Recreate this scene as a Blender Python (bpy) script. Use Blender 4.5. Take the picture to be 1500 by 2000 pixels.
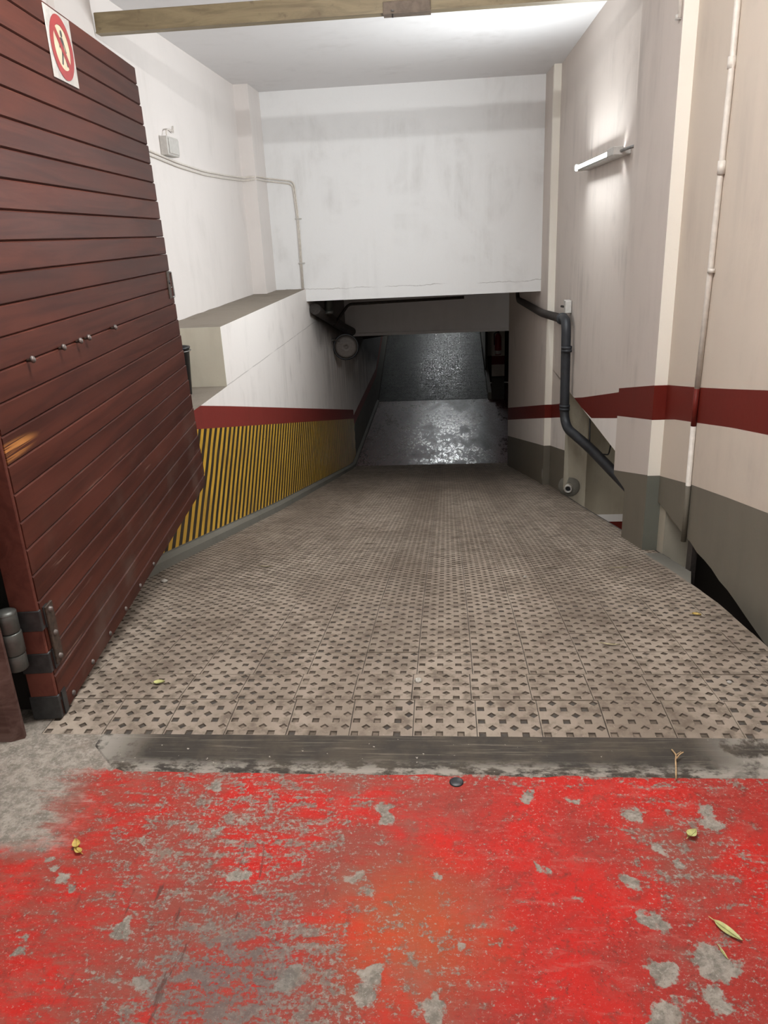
import bpy, bmesh, math, random
from mathutils import Vector, Matrix, noise as mnoise
random.seed(7)
sc = bpy.context.scene
for o in list(bpy.data.objects):
    bpy.data.objects.remove(o)
COL = sc.collection

# ------------------------------------------------------------------ camera, world, exposure
cam_d = bpy.data.cameras.new('camera')
cam_d.sensor_fit = 'VERTICAL'
cam_d.sensor_height = 36.0
cam_d.lens = 26.92
cam_d.clip_start = 0.05
cam = bpy.data.objects.new('camera', cam_d)
COL.objects.link(cam)
RX, RY, RZ = (0.9964, 0.0167, 0.0832), (0.0719, 0.3471, -0.9351), (-0.0445, 0.9377, 0.3446)
rot = Matrix((RX, RY, RZ)).to_quaternion().to_matrix()
cam.matrix_world = Matrix.Translation((0, 0, 1.55)) @ rot.to_4x4()
sc.camera = cam

w = bpy.data.worlds.new('overcast_street_sky')
sc.world = w
w.use_nodes = True
wn = w.node_tree
bg = wn.nodes['Background']
bg.inputs['Color'].default_value = (1.0, 0.93, 0.86, 1)
bg.inputs['Strength'].default_value = 0.36

sc.view_settings.view_transform = 'Standard'
sc.view_settings.look = 'None'
sc.view_settings.gamma = 1.0
sc.view_settings.use_curve_mapping = False
sc.view_settings.exposure = 1.12
sc.cycles.max_bounces = 10
sc.cycles.diffuse_bounces = 6
TUBE_E = 335.0        # entrance fluorescent tube
GATE_E = 210.0        # fluorescent tube under the ceiling just inside the gate
FAR_E = 55.0         # fluorescent tubes over the rising ramp

# ------------------------------------------------------------------ node helpers
class NT:
    def __init__(s, name):
        s.m = bpy.data.materials.new(name)
        s.m.use_nodes = True
        s.t = s.m.node_tree
        s.b = s.t.nodes['Principled BSDF']
        g = s.t.nodes.new('ShaderNodeNewGeometry')
        s.P = g.outputs['Position']
    def n(s, typ, ins=None, **kw):
        x = s.t.nodes.new(typ)
        for k, v in kw.items():
            setattr(x, k, v)
        for k, v in (ins or {}).items():
            s.put(x.inputs[k], v)
        return x
    def put(s, sock, v):
        if hasattr(v, 'is_linked') or isinstance(v, bpy.types.NodeSocket):
            s.t.links.new(v, sock)
        else:
            if sock.type == 'RGBA' and len(v) == 3:
                v = (*v, 1)
            sock.default_value = v
    def math(s, op, a, b=0.0, clamp=False):
        x = s.n('ShaderNodeMath', {0: a, 1: b}, operation=op)
        x.use_clamp = clamp
        return x.outputs[0]
    def ramp(s, v, a, b, lo=0.0, hi=1.0, smooth=True):
        x = s.n('ShaderNodeMapRange', {0: v, 1: a, 2: b, 3: lo, 4: hi})
        if smooth:
            x.interpolation_type = 'SMOOTHSTEP'
        return x.outputs[0]
    def mix(s, f, a, b):
        x = s.n('ShaderNodeMix', data_type='RGBA')
        s.put(x.inputs[0], f); s.put(x.inputs[6], a); s.put(x.inputs[7], b)
        return x.outputs[2]
    def scale(s, vec, sx, sy=None, sz=None, rz=0.0, loc=(0, 0, 0)):
        sy = sx if sy is None else sy
        sz = sx if sz is None else sz
        x = s.n('ShaderNodeMapping', {0: vec, 1: loc, 2: (0, 0, rz), 3: (sx, sy, sz)})
        return x.outputs[0]
    def noise(s, vec, sc=1.0, det=4.0, rough=0.55, dist=0.0):
        x = s.n('ShaderNodeTexNoise', {'Vector': vec, 'Scale': sc, 'Detail': det, 'Roughness': rough, 'Distortion': dist})
        return x.outputs[0]
    def xyz(s, vec=None):
        x = s.n('ShaderNodeSeparateXYZ', {0: vec if vec is not None else s.P})
        return x.outputs
    def bump(s, h, strength=0.3, dist=0.01):
        x = s.n('ShaderNodeBump', {'Strength': strength, 'Distance': dist, 'Height': h})
        s.put(s.b.inputs['Normal'], x.outputs[0])
    def done(s, col, rough=0.6, metal=0.0, spec=0.5, coat=0.0):
        s.put(s.b.inputs['Base Color'], col)
        s.put(s.b.inputs['Roughness'], rough)
        s.put(s.b.inputs['Metallic'], metal)
        s.put(s.b.inputs['Specular IOR Level'], spec)
        if coat:
            s.put(s.b.inputs['Coat Weight'], coat)
            s.put(s.b.inputs['Coat Roughness'], 0.25)
        return s.m

def plain(name, col, rough=0.6, metal=0.0, var=0.12, sc_=30.0, spec=0.5):
    k = NT(name)
    f = k.noise(k.P, sc_, 4)
    d = tuple(c * (1 - 2.2 * var) for c in col)
    return k.done(k.mix(k.ramp(f, 0.3, 0.7), d, col), rough, metal, spec)

def paint(name, col, stain, amt=0.35, rough=0.65, bump=0.12, cracks=(), soot_shade=False):
    """wall paint with vertical grime and soft blotches; cracks = [(axis, height, slope, wobble)]"""
    k = NT(name)
    a = k.noise(k.P, 1.3, 5, 0.6, 0.6)
    b = k.noise(k.scale(k.P, 6, 6, 0.9), 1.0, 5, 0.6)
    f = k.math('MULTIPLY', k.ramp(a, 0.42, 0.78), k.ramp(b, 0.35, 0.75))
    c = k.mix(k.math('MULTIPLY', f, amt * 1.6, True), col, stain)
    if soot_shade:  # soot along the drain, spread wider as painted shade behind the lintel
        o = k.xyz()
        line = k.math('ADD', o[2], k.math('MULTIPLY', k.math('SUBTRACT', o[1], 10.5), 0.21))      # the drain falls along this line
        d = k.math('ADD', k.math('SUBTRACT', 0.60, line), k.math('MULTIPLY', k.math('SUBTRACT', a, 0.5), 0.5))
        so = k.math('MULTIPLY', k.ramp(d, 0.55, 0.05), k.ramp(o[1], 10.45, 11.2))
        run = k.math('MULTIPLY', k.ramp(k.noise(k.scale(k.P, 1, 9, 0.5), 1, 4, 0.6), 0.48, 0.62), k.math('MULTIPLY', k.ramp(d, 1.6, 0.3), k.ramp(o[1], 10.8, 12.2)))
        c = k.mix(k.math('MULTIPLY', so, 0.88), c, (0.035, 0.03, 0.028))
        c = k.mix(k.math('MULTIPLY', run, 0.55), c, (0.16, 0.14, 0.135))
    fine = k.noise(k.P, 55, 3)
    c = k.mix(k.ramp(fine, 0.66, 0.78, 0, amt * 0.5), c, stain)
    z = k.xyz()[2]
    ax = {'x': 0, 'y': 1}
    for axis, h, sl, wob in cracks:
        u = k.xyz()[ax[axis]]
        wv = k.noise(k.P, 2.6, 5, 0.7)
        zz = k.math('SUBTRACT', z, k.math('ADD', h, k.math('ADD', k.math('MULTIPLY', u, sl), k.math('MULTIPLY', k.math('SUBTRACT', wv, 0.5), wob))))
        m = k.ramp(k.math('ABSOLUTE', zz), 0.0, 0.007, 0.55, 0.0)
        m = k.math('MULTIPLY', m, k.ramp(k.noise(k.P, 1.7, 2), 0.36, 0.5))
        c = k.mix(m, c, (0.2, 0.18, 0.16))
    k.bump(k.math('ADD', k.noise(k.P, 14, 5, 0.6), k.math('MULTIPLY', k.noise(k.P, 90, 2), 0.25)), bump, 0.012)
    return k.done(c, rough, 0, 0.2)

def emit(name, col, strength):
    k = NT(name)
    k.put(k.b.inputs['Base Color'], (0.9, 0.9, 0.9))
    k.put(k.b.inputs['Emission Color'], col)
    k.b.inputs['Emission Strength'].default_value = strength
    return k.m

GREY = (0.36, 0.335, 0.31)
M = {}
M['white'] = paint('white_wall_paint', (0.735, 0.69, 0.665), (0.44, 0.41, 0.385), 0.22)
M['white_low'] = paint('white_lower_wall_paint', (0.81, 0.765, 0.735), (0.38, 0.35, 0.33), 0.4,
                       cracks=(('y', 0.392, 0.0, 0.02),), soot_shade=True)
M['lintel'] = paint('lintel_paint', (0.83, 0.83, 0.83), (0.46, 0.44, 0.42), 0.3, cracks=(('x', 0.865, 0.0, 0.09),))
M['ceil'] = paint('ceiling_paint', (0.75, 0.74, 0.745), (0.48, 0.46, 0.45), 0.25, cracks=())
M['beige'] = paint('beige_wall_paint', (0.60, 0.52, 0.44), (0.36, 0.31, 0.275), 0.35)
M['mauve'] = paint('dusty_wall_paint', (0.62, 0.555, 0.51), (0.33, 0.295, 0.275), 0.45)
M['cream'] = paint('cream_wall_paint', (0.88, 0.84, 0.76), (0.55, 0.50, 0.44), 0.25)
M['blockface'] = paint('pale_plaster', (0.62, 0.59, 0.49), (0.33, 0.30, 0.23), 0.5)
M['red'] = paint('dark_red_band_paint', (0.135, 0.014, 0.009), (0.09, 0.012, 0.009), 0.4, 0.5, 0.06)
M['red_left'] = paint('brick_red_band_paint', (0.20, 0.028, 0.022), (0.12, 0.022, 0.018), 0.4, 0.55, 0.06)
M['dado'] = paint('grey_dado_paint', (0.165, 0.148, 0.118), (0.11, 0.098, 0.08), 0.5, 0.5, 0.08)
M['dado_green'] = paint('greenish_dado_paint', (0.15, 0.155, 0.13), (0.08, 0.08, 0.066), 0.4, 0.5, 0.08)
M['kerb'] = paint('kerb_cement', (0.165, 0.158, 0.135), (0.09, 0.085, 0.072), 0.6, 0.75, 0.3)
M['beam_dark'] = paint('grey_beam_paint', (0.74, 0.74, 0.76), (0.5, 0.5, 0.5), 0.3)
M['concrete'] = paint('raw_concrete', (0.42, 0.385, 0.31), (0.22, 0.19, 0.15), 0.7, 0.85, 0.35)
M['ledge'] = paint('dusty_ledge_cement', (0.27, 0.235, 0.195), (0.16, 0.135, 0.11), 0.7, 0.9, 0.4)
M['void'] = paint('void_shade_black', (0.05, 0.045, 0.04), (0.025, 0.022, 0.02), 0.5, 0.9, 0.2)  # near-black tone stands in for the shade of unlit hollows and recesses
M['wall_far'] = paint('garage_wall_paint', (0.55, 0.52, 0.47), (0.3, 0.28, 0.25), 0.45)
M['pvc_white'] = plain('painted_conduit', (0.70, 0.65, 0.59), 0.45, 0, 0.06)
M['pvc_dark'] = plain('dark_grey_pvc', (0.022, 0.024, 0.030), 0.5, 0, 0.18, 12)
M['iron_dark'] = plain('dirty_dark_iron', (0.045, 0.036, 0.032), 0.6, 0.3, 0.2)
M['black'] = plain('black_plastic', (0.012, 0.013, 0.017), 0.4, 0, 0.1)
M['steel'] = plain('dull_steel', (0.32, 0.31, 0.30), 0.38, 0.8, 0.15)
M['strap'] = plain('grey_iron_strap', (0.055, 0.056, 0.058), 0.45, 0.5, 0.15)
M['hinge'] = plain('grey_hinge_steel', (0.105, 0.108, 0.10), 0.42, 0.5, 0.12)
M['rust'] = plain('rusty_brown_plate', (0.075, 0.05, 0.036), 0.6, 0.3, 0.25, 60)
M['lightgrey'] = plain('light_grey_plastic', (0.55, 0.53, 0.50), 0.45, 0, 0.06)
M['mirror_dish'] = plain('dusty_mirror_dish', (0.17, 0.145, 0.13), 0.55, 0.0, 0.08)
M['ext_red'] = plain('extinguisher_red', (0.32, 0.01, 0.012), 0.35, 0, 0.05)
M['label_white'] = plain('label_white', (0.7, 0.68, 0.65), 0.5, 0, 0.05)
M['sign_white'] = plain('sign_white', (0.47, 0.45, 0.42), 0.5, 0, 0.10)
M['sign_red'] = plain('sign_red', (0.28, 0.022, 0.022), 0.5, 0, 0.05)
M['sign_cream'] = plain('sign_cream', (0.58, 0.49, 0.34), 0.5, 0, 0.05)
M['sign_black'] = plain('sign_black', (0.03, 0.03, 0.03), 0.5, 0, 0.05)
M['bracket'] = plain('brown_bracket_paint', (0.16, 0.115, 0.08), 0.55, 0.1, 0.15)
M['bolt'] = plain('tarnished_bolt', (0.16, 0.135, 0.125), 0.5, 0.5, 0.15)
M['olive'] = None
M['tube_on'] = emit('fluorescent_on', (0.93, 0.985, 1.0), TUBE_E)
M['tube_gate'] = emit('gate_fluorescent_on', (0.98, 0.985, 0.97), GATE_E)
M['tube_far'] = emit('far_fluorescent_on', (0.93, 0.97, 1.0), FAR_E)
M['leaf_yellow'] = plain('yellow_leaf', (0.62, 0.44, 0.11), 0.55, 0, 0.2, 60)
M['leaf_green'] = plain('yellow_green_leaf', (0.50, 0.50, 0.20), 0.5, 0, 0.15, 60)
M['twig'] = plain('dry_twig', (0.50, 0.33, 0.17), 0.7, 0, 0.2, 80)
M['straw'] = plain('pale_straw', (0.52, 0.45, 0.28), 0.7, 0, 0.2, 80)
M['stone'] = plain('pale_pebble', (0.5, 0.47, 0.42), 0.8, 0, 0.2, 90)

# hazard stripes painted at 45 degrees on the left wall
k = NT('hazard_stripes')
o = k.xyz()
wob = k.math('MULTIPLY', k.math('SUBTRACT', k.noise(k.P, 3.0, 2), 0.5), 0.035)
ph = k.math('DIVIDE', k.math('ADD', k.math('SUBTRACT', o[1], k.math('MULTIPLY', o[2], 0.88)), wob), 0.158)
fr = k.math('FRACT', ph)
tri = k.math('ABSOLUTE', k.math('SUBTRACT', fr, 0.5))
st = k.ramp(tri, 0.235, 0.262)
grime = k.ramp(k.noise(k.P, 2.2, 6, 0.65), 0.40, 0.75)
yel = k.mix(k.math('MULTIPLY', grime, 0.6), (0.66, 0.385, 0.04), (0.27, 0.15, 0.022))
blk = k.mix(grime, (0.022, 0.016, 0.010), (0.05, 0.03, 0.016))
scuff = k.ramp(k.noise(k.scale(k.P, 1, 3, 26), 1.6, 4, 0.7), 0.63, 0.72, 0, 0.45)
k.bump(k.noise(k.P, 40, 3), 0.08, 0.005)
M['hazard'] = k.done(k.mix(scuff, k.mix(st, yel, blk), (0.10, 0.06, 0.03)), 0.45, 0, 0.4)

# olive painted steel beam
k = NT('olive_beam_paint')
a = k.noise(k.scale(k.P, 1.2, 8, 8), 1.5, 6, 0.65, 0.8)
c = k.mix(k.ramp(a, 0.35, 0.7), (0.27, 0.215, 0.125), (0.17, 0.128, 0.072))
c = k.mix(k.ramp(k.noise(k.P, 22, 4), 0.6, 0.75, 0, 0.6), c, (0.13, 0.09, 0.055))
M['olive'] = k.done(c, 0.5, 0.1, 0.4)

# varnished gate timber (object coordinates along the board, random tone per board)
def wood(name, c1, c2, scratches=True, rough=0.33):
    k = NT(name)
    tc = k.n('ShaderNodeTexCoord').outputs['Object']
    oi = k.n('ShaderNodeObjectInfo').outputs['Random']
    off = k.n('ShaderNodeCombineXYZ', {0: k.math('MULTIPLY', oi, 40.0), 1: 0.0, 2: k.math('MULTIPLY', oi, 7.0)}).outputs[0]
    v = k.n('ShaderNodeVectorMath', {0: tc, 1: off}, operation='ADD').outputs[0]
    g = k.noise(k.scale(v, 1.1, 20, 20), 1.0, 6, 0.6, 0.8)
    g2 = k.noise(k.scale(v, 0.7, 3, 3), 1.0, 3)
    c = k.mix(k.ramp(g, 0.32, 0.68), c1, c2)
    c = k.mix(k.ramp(oi, 0, 1, 0.0, 0.45, False), c, tuple(x * 0.55 for x in c1))
    c = k.mix(k.ramp(g2, 0.5, 0.75, 0, 0.5), c, tuple(x * 1.45 for x in c2))
    r = k.math('ADD', rough, k.math('MULTIPLY', k.math('SUBTRACT', g2, 0.5), 0.35))
    if scratches:
        # scuffs: low on the leaf, thin, slanted, dusty
        z = k.xyz()[2]
        low = k.ramp(z, 1.25, 0.35)
        s1 = k.noise(k.n('ShaderNodeMapping', {0: tc, 2: (0, -0.28, 0), 3: (1.6, 1, 55)}).outputs[0], 1.0, 3, 0.7, 0.4)
        s2 = k.noise(k.scale(tc, 2.5, 2.5, 4.0), 1.0, 3)
        sm = k.math('MULTIPLY', k.math('MULTIPLY', k.ramp(s1, 0.62, 0.70), k.ramp(s2, 0.46, 0.62)), low)
        c = k.mix(k.math('MULTIPLY', sm, 0.55), c, (0.30, 0.20, 0.16))
        # bare timber splinter near the hinge side
        ox = k.xyz(tc)
        d = k.n('ShaderNodeVectorMath', {0: k.n('ShaderNodeMapping', {0: tc, 3: (1, 1, 7.0)}).outputs[0], 1: (0.02, 0, 0.955 * 7.0)}, operation='DISTANCE').outputs['Value']
        sp = k.math('MULTIPLY', k.ramp(d, 0.10, 0.26, 1, 0), k.ramp(s1, 0.40, 0.52))
        c = k.mix(sp, c, (0.46, 0.20, 0.06))
        dust = k.math('MULTIPLY', k.ramp(k.noise(k.scale(tc, 1.2, 1, 1.2), 3, 4), 0.5, 0.7, 0, 0.30), k.ramp(z, 0.9, 0.0))
        c = k.mix(dust, c, (0.15, 0.115, 0.095))
    k.bump(g, 0.10, 0.004)
    return k.done(c, k.math('ADD', r, 0.14), 0, 0.12)
M['wood'] = wood('varnished_gate_timber', (0.050, 0.0145, 0.010), (0.090, 0.026, 0.0165))
M['wood_stile'] = wood('worn_gate_stile', (0.11, 0.036, 0.027), (0.17, 0.058, 0.042), False, 0.5)
M['wood_post'] = wood('worn_jamb_timber', (0.085, 0.042, 0.034), (0.19, 0.12, 0.105), False, 0.6)
M['wood_back'] = plain('gate_backing', (0.02, 0.010, 0.008), 0.8)

# ramp tiles
def tilemat(name, c1, c2, dark, rough=0.80, spec=0.18, glint=0.0):
    k = NT(name)
    a = k.noise(k.scale(k.P, 1.1, 0.5, 0.5), 1.6, 6, 0.6, 0.5)
    b = k.noise(k.P, 14, 6, 0.65)
    c = k.mix(k.ramp(a, 0.36, 0.66), c1, c2)
    c = k.mix(k.ramp(b, 0.46, 0.66, 0, 0.75), c, dark)
    c = k.mix(k.math('MULTIPLY', k.ramp(k.noise(k.P, 5.0, 6, 0.65, 0.4), 0.48, 0.70), 0.55), c, dark)
    # tyre tracks: two long soft dark bands down the ramp
    x = k.xyz()[0]
    for cx in (-0.28, 0.62):
        d = k.math('ABSOLUTE', k.math('SUBTRACT', k.math('ADD', x, k.math('MULTIPLY', k.math('SUBTRACT', a, 0.5), 0.25)), cx))
        c = k.mix(k.ramp(d, 0.05, 0.28, 0.32, 0.0), c, dark)
    c = k.mix(k.ramp(k.noise(k.P, 120, 2), 0.70, 0.76, 0, 0.6), c, (0.45, 0.40, 0.34))
    k.bump(k.noise(k.P, 60, 4), 0.2, 0.004)
    r = k.ramp(b, 0.3, 0.7, rough - 0.12, rough + 0.15, False)
    if glint:      # worn, damp studs
        q_ = k.noise(k.scale(k.P, 30, 11, 11), 1.0, 6, 0.75)
        r = k.math('ADD', r, k.ramp(q_, 0.42, 0.60, glint, -glint))
    return k.done(c, r, 0, spec)
M['tile'] = tilemat('ramp_tile', (0.222, 0.180, 0.143), (0.325, 0.272, 0.222), (0.115, 0.089, 0.068))
M['tile_pit'] = plain('ramp_tile_dirt', (0.175, 0.140, 0.110), 0.9, 0, 0.25, 25, 0.15)
M['tile_pit_shade'] = plain('ramp_tile_pit_shade', (0.10, 0.079, 0.062), 0.9, 0, 0.2, 25, 0.15)  # pit walls coloured darker to stand in for their shading
M['grout'] = plain('dark_tile_joint', (0.065, 0.054, 0.045), 0.9, 0, 0.2)
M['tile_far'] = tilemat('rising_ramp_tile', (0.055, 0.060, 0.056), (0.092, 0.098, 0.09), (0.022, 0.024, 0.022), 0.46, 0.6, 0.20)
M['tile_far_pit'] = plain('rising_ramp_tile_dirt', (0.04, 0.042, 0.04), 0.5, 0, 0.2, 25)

# wet worn landing
k = NT('wet_landing_concrete')
a = k.noise(k.scale(k.P, 1.6, 0.55, 1), 1.3, 6, 0.6, 0.3)
b = k.noise(k.scale(k.P, 16, 6, 6), 1.0, 8, 0.75, 0.15)
g = k.noise(k.scale(k.P, 44, 15, 9), 1.0, 5, 0.75)
x, y, z = k.xyz()
pk = k.ramp(k.math('ADD', x, k.math('MULTIPLY', k.math('SUBTRACT', a, 0.5), 2.2)), 0.0, -0.7)
c = k.mix(pk, (0.115, 0.108, 0.10), (0.215, 0.135, 0.13))
c = k.mix(k.ramp(b, 0.50, 0.62, 0, 0.85), c, (0.03, 0.026, 0.025))
c = k.mix(k.ramp(g, 0.56, 0.64, 0, 0.5), c, (0.26, 0.245, 0.24))
c = k.mix(k.ramp(x, 0.72, 1.10, 0, 0.85), c, (0.10, 0.018, 0.016))
wet = k.math('MULTIPLY', k.ramp(a, 0.36, 0.58), k.ramp(b, 0.30, 0.62))
k.bump(g, 0.30, 0.006)
M['landing'] = k.done(c, k.math('ADD', k.ramp(wet, 0, 0.8, 0.48, 0.17, False), k.ramp(g, 0.45, 0.62, 0.0, 0.20)), 0, 1.0)

# street paving, red paint worn through to concrete
k = NT('worn_red_street_paint')
dn = k.n('ShaderNodeTexNoise', {'Vector': k.P, 'Scale': 13.0, 'Detail': 8.0, 'Roughness': 0.68})
dv = k.n('ShaderNodeVectorMath', {0: dn.outputs[1], 1: (0.5, 0.5, 0.5)}, operation='SUBTRACT').outputs[0]
dv = k.n('ShaderNodeVectorMath', {0: dv, 3: 0.14}, operation='SCALE').outputs[0]
PD = k.n('ShaderNodeVectorMath', {0: k.P, 1: dv}, operation='ADD').outputs[0]
n1 = k.noise(k.P, 2.6, 5, 0.6, 0.4)
n2 = k.noise(k.P, 24, 8, 0.72, 0.35)
n3 = k.noise(k.P, 95, 5, 0.75)
sv = k.noise(k.scale(k.P, 9, 38, 1, rz=1.12), 1.0, 5, 0.7, 0.5)     # brushed scratches
X_, Y_, Z_ = k.xyz()
red = k.mix(k.ramp(n1, 0.38, 0.62), (0.46, 0.013, 0.008), (0.29, 0.024, 0.017))
red = k.mix(k.ramp(n2, 0.50, 0.64, 0, 0.6), red, (0.155, 0.036, 0.026))
red = k.mix(k.math('MULTIPLY', k.ramp(sv, 0.52, 0.66), 0.40), red, (0.36, 0.115, 0.095))
fl_ = k.ramp(k.noise(k.P, 5.0, 4, 0.6), 0.36, 0.66)            # where flecks gather
red = k.mix(k.math('MULTIPLY', k.ramp(n3, 0.575, 0.63), k.math('ADD', k.math('MULTIPLY', fl_, 0.75), 0.12)), red, (0.36, 0.28, 0.24))
red = k.mix(k.math('MULTIPLY', k.ramp(n3, 0.43, 0.37), 0.55), red, (0.085, 0.022, 0.017))
def blob(cx, cy, r, soft=0.012, src=None, ell=1.0):
    p = k.n('ShaderNodeMapping', {0: src if src is not None else PD, 1: (-cx, -cy * ell, 0), 3: (1, ell, 0)}).outputs[0]
    d = k.n('ShaderNodeVectorMath', {0: p}, operation='LENGTH').outputs['Value']
    return k.ramp(d, r - soft, r + soft, 1, 0)
dull = k.math('MAXIMUM', k.ramp(X_, 0.22, -0.30, 0, 0.95), k.math('MULTIPLY', blob(0.585, 1.60, 0.12, 0.10), 1.0))
dmix = k.ramp(k.math('ADD', k.math('MULTIPLY', n1, 0.5), k.math('MULTIPLY', sv, 0.5)), 0.40, 0.56)
red = k.mix(k.math('MULTIPLY', k.math('MULTIPLY', dull, dmix), 0.80), red, (0.215, 0.062, 0.044))
red = k.mix(k.math('MULTIPLY', blob(-0.10, 1.36, 0.16, 0.16), 0.5), red, (0.42, 0.10, 0.025))
con = k.mix(k.ramp(n2, 0.38, 0.62), (0.31, 0.275, 0.235), (0.17, 0.15, 0.127))
con = k.mix(k.ramp(n3, 0.53, 0.62, 0, 0.6), con, (0.37, 0.34, 0.30))
con = k.mix(k.ramp(n3, 0.44, 0.36, 0, 0.6), con, (0.10, 0.09, 0.08))
con = k.mix(k.math('MULTIPLY', blob(-0.52, 1.20, 0.17, 0.15), 0.72), con, (0.095, 0.092, 0.09))
# where the paint is generally thin
thin = k.math('MAXIMUM', k.math('MULTIPLY', blob(-0.48, 1.18, 0.30, 0.22), 1.0), k.math('MULTIPLY', blob(-0.60, 1.66, 0.40, 0.28), 0.72))
thin = k.math('MAXIMUM', thin, k.math('MULTIPLY', blob(-0.12, 1.30, 0.20, 0.2), 0.55))
thin = k.math('MAXIMUM', thin, k.math('MULTIPLY', blob(0.60, 1.62, 0.20, 0.16), 0.60))
thin = k.math('MAXIMUM', thin, k.math('MULTIPLY', blob(0.62, 1.20, 0.20, 0.14), 0.45))
thin = k.math('MAXIMUM', thin, k.ramp(Y_, 1.80, 1.92, 0, 0.75))
val = k.math('ADD', k.math('MULTIPLY', n2, 0.36), k.math('ADD', k.math('MULTIPLY', n3, 0.36), k.math('MULTIPLY', sv, 0.28)))
wear = k.ramp(k.math('ADD', val, k.math('MULTIPLY', thin, 0.098)), 0.566, 0.602)
PF = k.n('ShaderNodeVectorMath', {0: PD, 1: (1, 1, 0)}, operation='MULTIPLY').outputs[0]
pat = None
for cx, cy, r, e in ((0.427, 1.521, 0.033, 0.75), (0.445, 1.273, 0.042, 0.85), (0.57, 1.285, 0.050, 0.8), (0.432, 1.158, 0.042, 1.0),
                     (0.496, 1.745, 0.034, 1.2), (0.545, 1.20, 0.038, 1.0), (0.538, 1.608, 0.030, 1.0), (0.47, 1.40, 0.026, 2.2),
                     (-1.13, 1.575, 0.016, 1), (-1.09, 1.545, 0.022, 1), (-1.055, 1.512, 0.024, 1), (-1.015, 1.478, 0.026, 1), (-0.98, 1.452, 0.018, 1), (-1.035, 1.30, 0.016, 1), (-1.02, 1.265, 0.020, 1), (-0.86, 1.62, 0.014, 1), (-0.66, 1.66, 0.022, 1), (-0.59, 1.69, 0.016, 1), (-0.70, 1.20, 0.03, 1), (-0.25, 1.50, 0.022, 1), (-0.22, 1.45, 0.015, 1), (-0.06, 1.52, 0.016, 1), (0.02, 1.31, 0.014, 1), (0.30, 1.455, 0.014, 1), (0.216, 1.813, 0.02, 0.7),
                     (0.229, 1.557, 0.018, 1), (-0.19, 1.213, 0.034, 0.6), (-0.36, 1.22, 0.03, 0.8), (-0.19, 1.735, 0.03, 0.6),
                     (0.578, 1.567, 0.02, 1), (-0.05, 1.16, 0.03, 0.7), (0.35, 1.80, 0.02, 1.4), (-0.72, 1.83, 0.03, 1.2),
                     (0.70, 1.74, 0.03, 0.5), (-0.55, 1.50, 0.03, 1.5), (-0.80, 1.33, 0.025, 0.7)):
    for ox in ((0,) if abs(e - 1) < 0.3 else (-0.5, 0.5)):
        if e < 1: qx, qy, qr = cx, cy + ox * r / e * 0.8, r * 0.85
        else: qx, qy, qr = cx + ox * r * 1.1, cy, r * 0.72
        d = k.n('ShaderNodeVectorMath', {0: PF, 1: (qx, qy, 0)}, operation='DISTANCE').outputs['Value']
        d = k.math('SUBTRACT', d, qr)
        pat = d if pat is None else k.math('MINIMUM', pat, d)
pat = k.ramp(pat, 0.004, -0.004)
# unpainted concrete beside the gate post
edge = k.math('ADD', k.math('ADD', X_, k.math('MULTIPLY', k.math('SUBTRACT', 1.89, Y_), -0.26)), k.math('MULTIPLY', k.math('SUBTRACT', sv, 0.5), 0.5))
bare = k.ramp(edge, -1.10, -1.26, 0, 1)
bare = k.math('MULTIPLY', bare, k.ramp(k.math('ADD', Y_, k.math('MULTIPLY', k.math('SUBTRACT', n2, 0.5), 0.2)), 1.52, 1.62))
strip = k.ramp(k.math('ADD', Y_, k.math('MULTIPLY', k.math('SUBTRACT', n2, 0.5), 0.10)), 1.895, 1.915)
gone2 = k.math('MAXIMUM', pat, k.math('MAXIMUM', bare, strip))
gone = k.math('MAXIMUM', k.math('MAXIMUM', wear, pat), k.math('MAXIMUM', bare, strip))
c = k.mix(k.math('MULTIPLY', wear, 0.86), red, con)
c = k.mix(gone2, c, con)
dust = k.ramp(k.noise(k.P, 5.5, 6, 0.7), 0.5, 0.75, 0, 0.38)
c = k.mix(dust, c, (0.19, 0.13, 0.10))
c = k.mix(k.ramp(k.noise(k.P, 210, 2), 0.68, 0.74, 0, 0.6), c, (0.52, 0.44, 0.39))
dk = k.math('MULTIPLY', k.ramp(k.noise(k.scale(k.P, 26, 5, 1, rz=-0.28), 1, 4, 0.7, 0.5), 0.60, 0.68), k.math('MAXIMUM', blob(-0.62, 1.35, 0.32, 0.2), 0.15))
c = k.mix(k.math('MULTIPLY', dk, 0.75), c, (0.07, 0.035, 0.03))
grit = k.math('ADD', k.math('MULTIPLY', n3, 0.5), k.math('SUBTRACT', k.math('MULTIPLY', n2, 0.6), k.math('MULTIPLY', gone, 0.25)))
k.bump(grit, 0.5, 0.010)
M['street'] = k.done(c, k.ramp(gone, 0, 1, 0.60, 0.88, False), 0, 0.18)

# dark trowelled cement strip
k = NT('dark_cement_strip')
s1 = k.noise(k.scale(k.P, 3.5, 95, 1), 1.0, 5, 0.7, 0.3)
s2 = k.noise(k.P, 5, 5, 0.65)
o = k.xyz()
c = k.mix(k.ramp(s2, 0.38, 0.62), (0.036, 0.031, 0.026), (0.060, 0.049, 0.037))
c = k.mix(k.ramp(s1, 0.52, 0.68, 0, 0.5), c, (0.17, 0.148, 0.12))
c = k.mix(k.ramp(s1, 0.44, 0.34, 0, 0.7), c, (0.030, 0.027, 0.024))
edge = k.math('MULTIPLY', k.ramp(o[1], 1.975, 1.90), k.ramp(k.noise(k.scale(k.P, 14, 26, 1), 1, 5, 0.7), 0.42, 0.58))
c = k.mix(k.math('MULTIPLY', edge, 0.75), c, (0.34, 0.31, 0.27))
ends = k.math('MAXIMUM', k.ramp(o[0], -0.95, -1.2), k.ramp(o[0], 0.72, 1.0))
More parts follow.
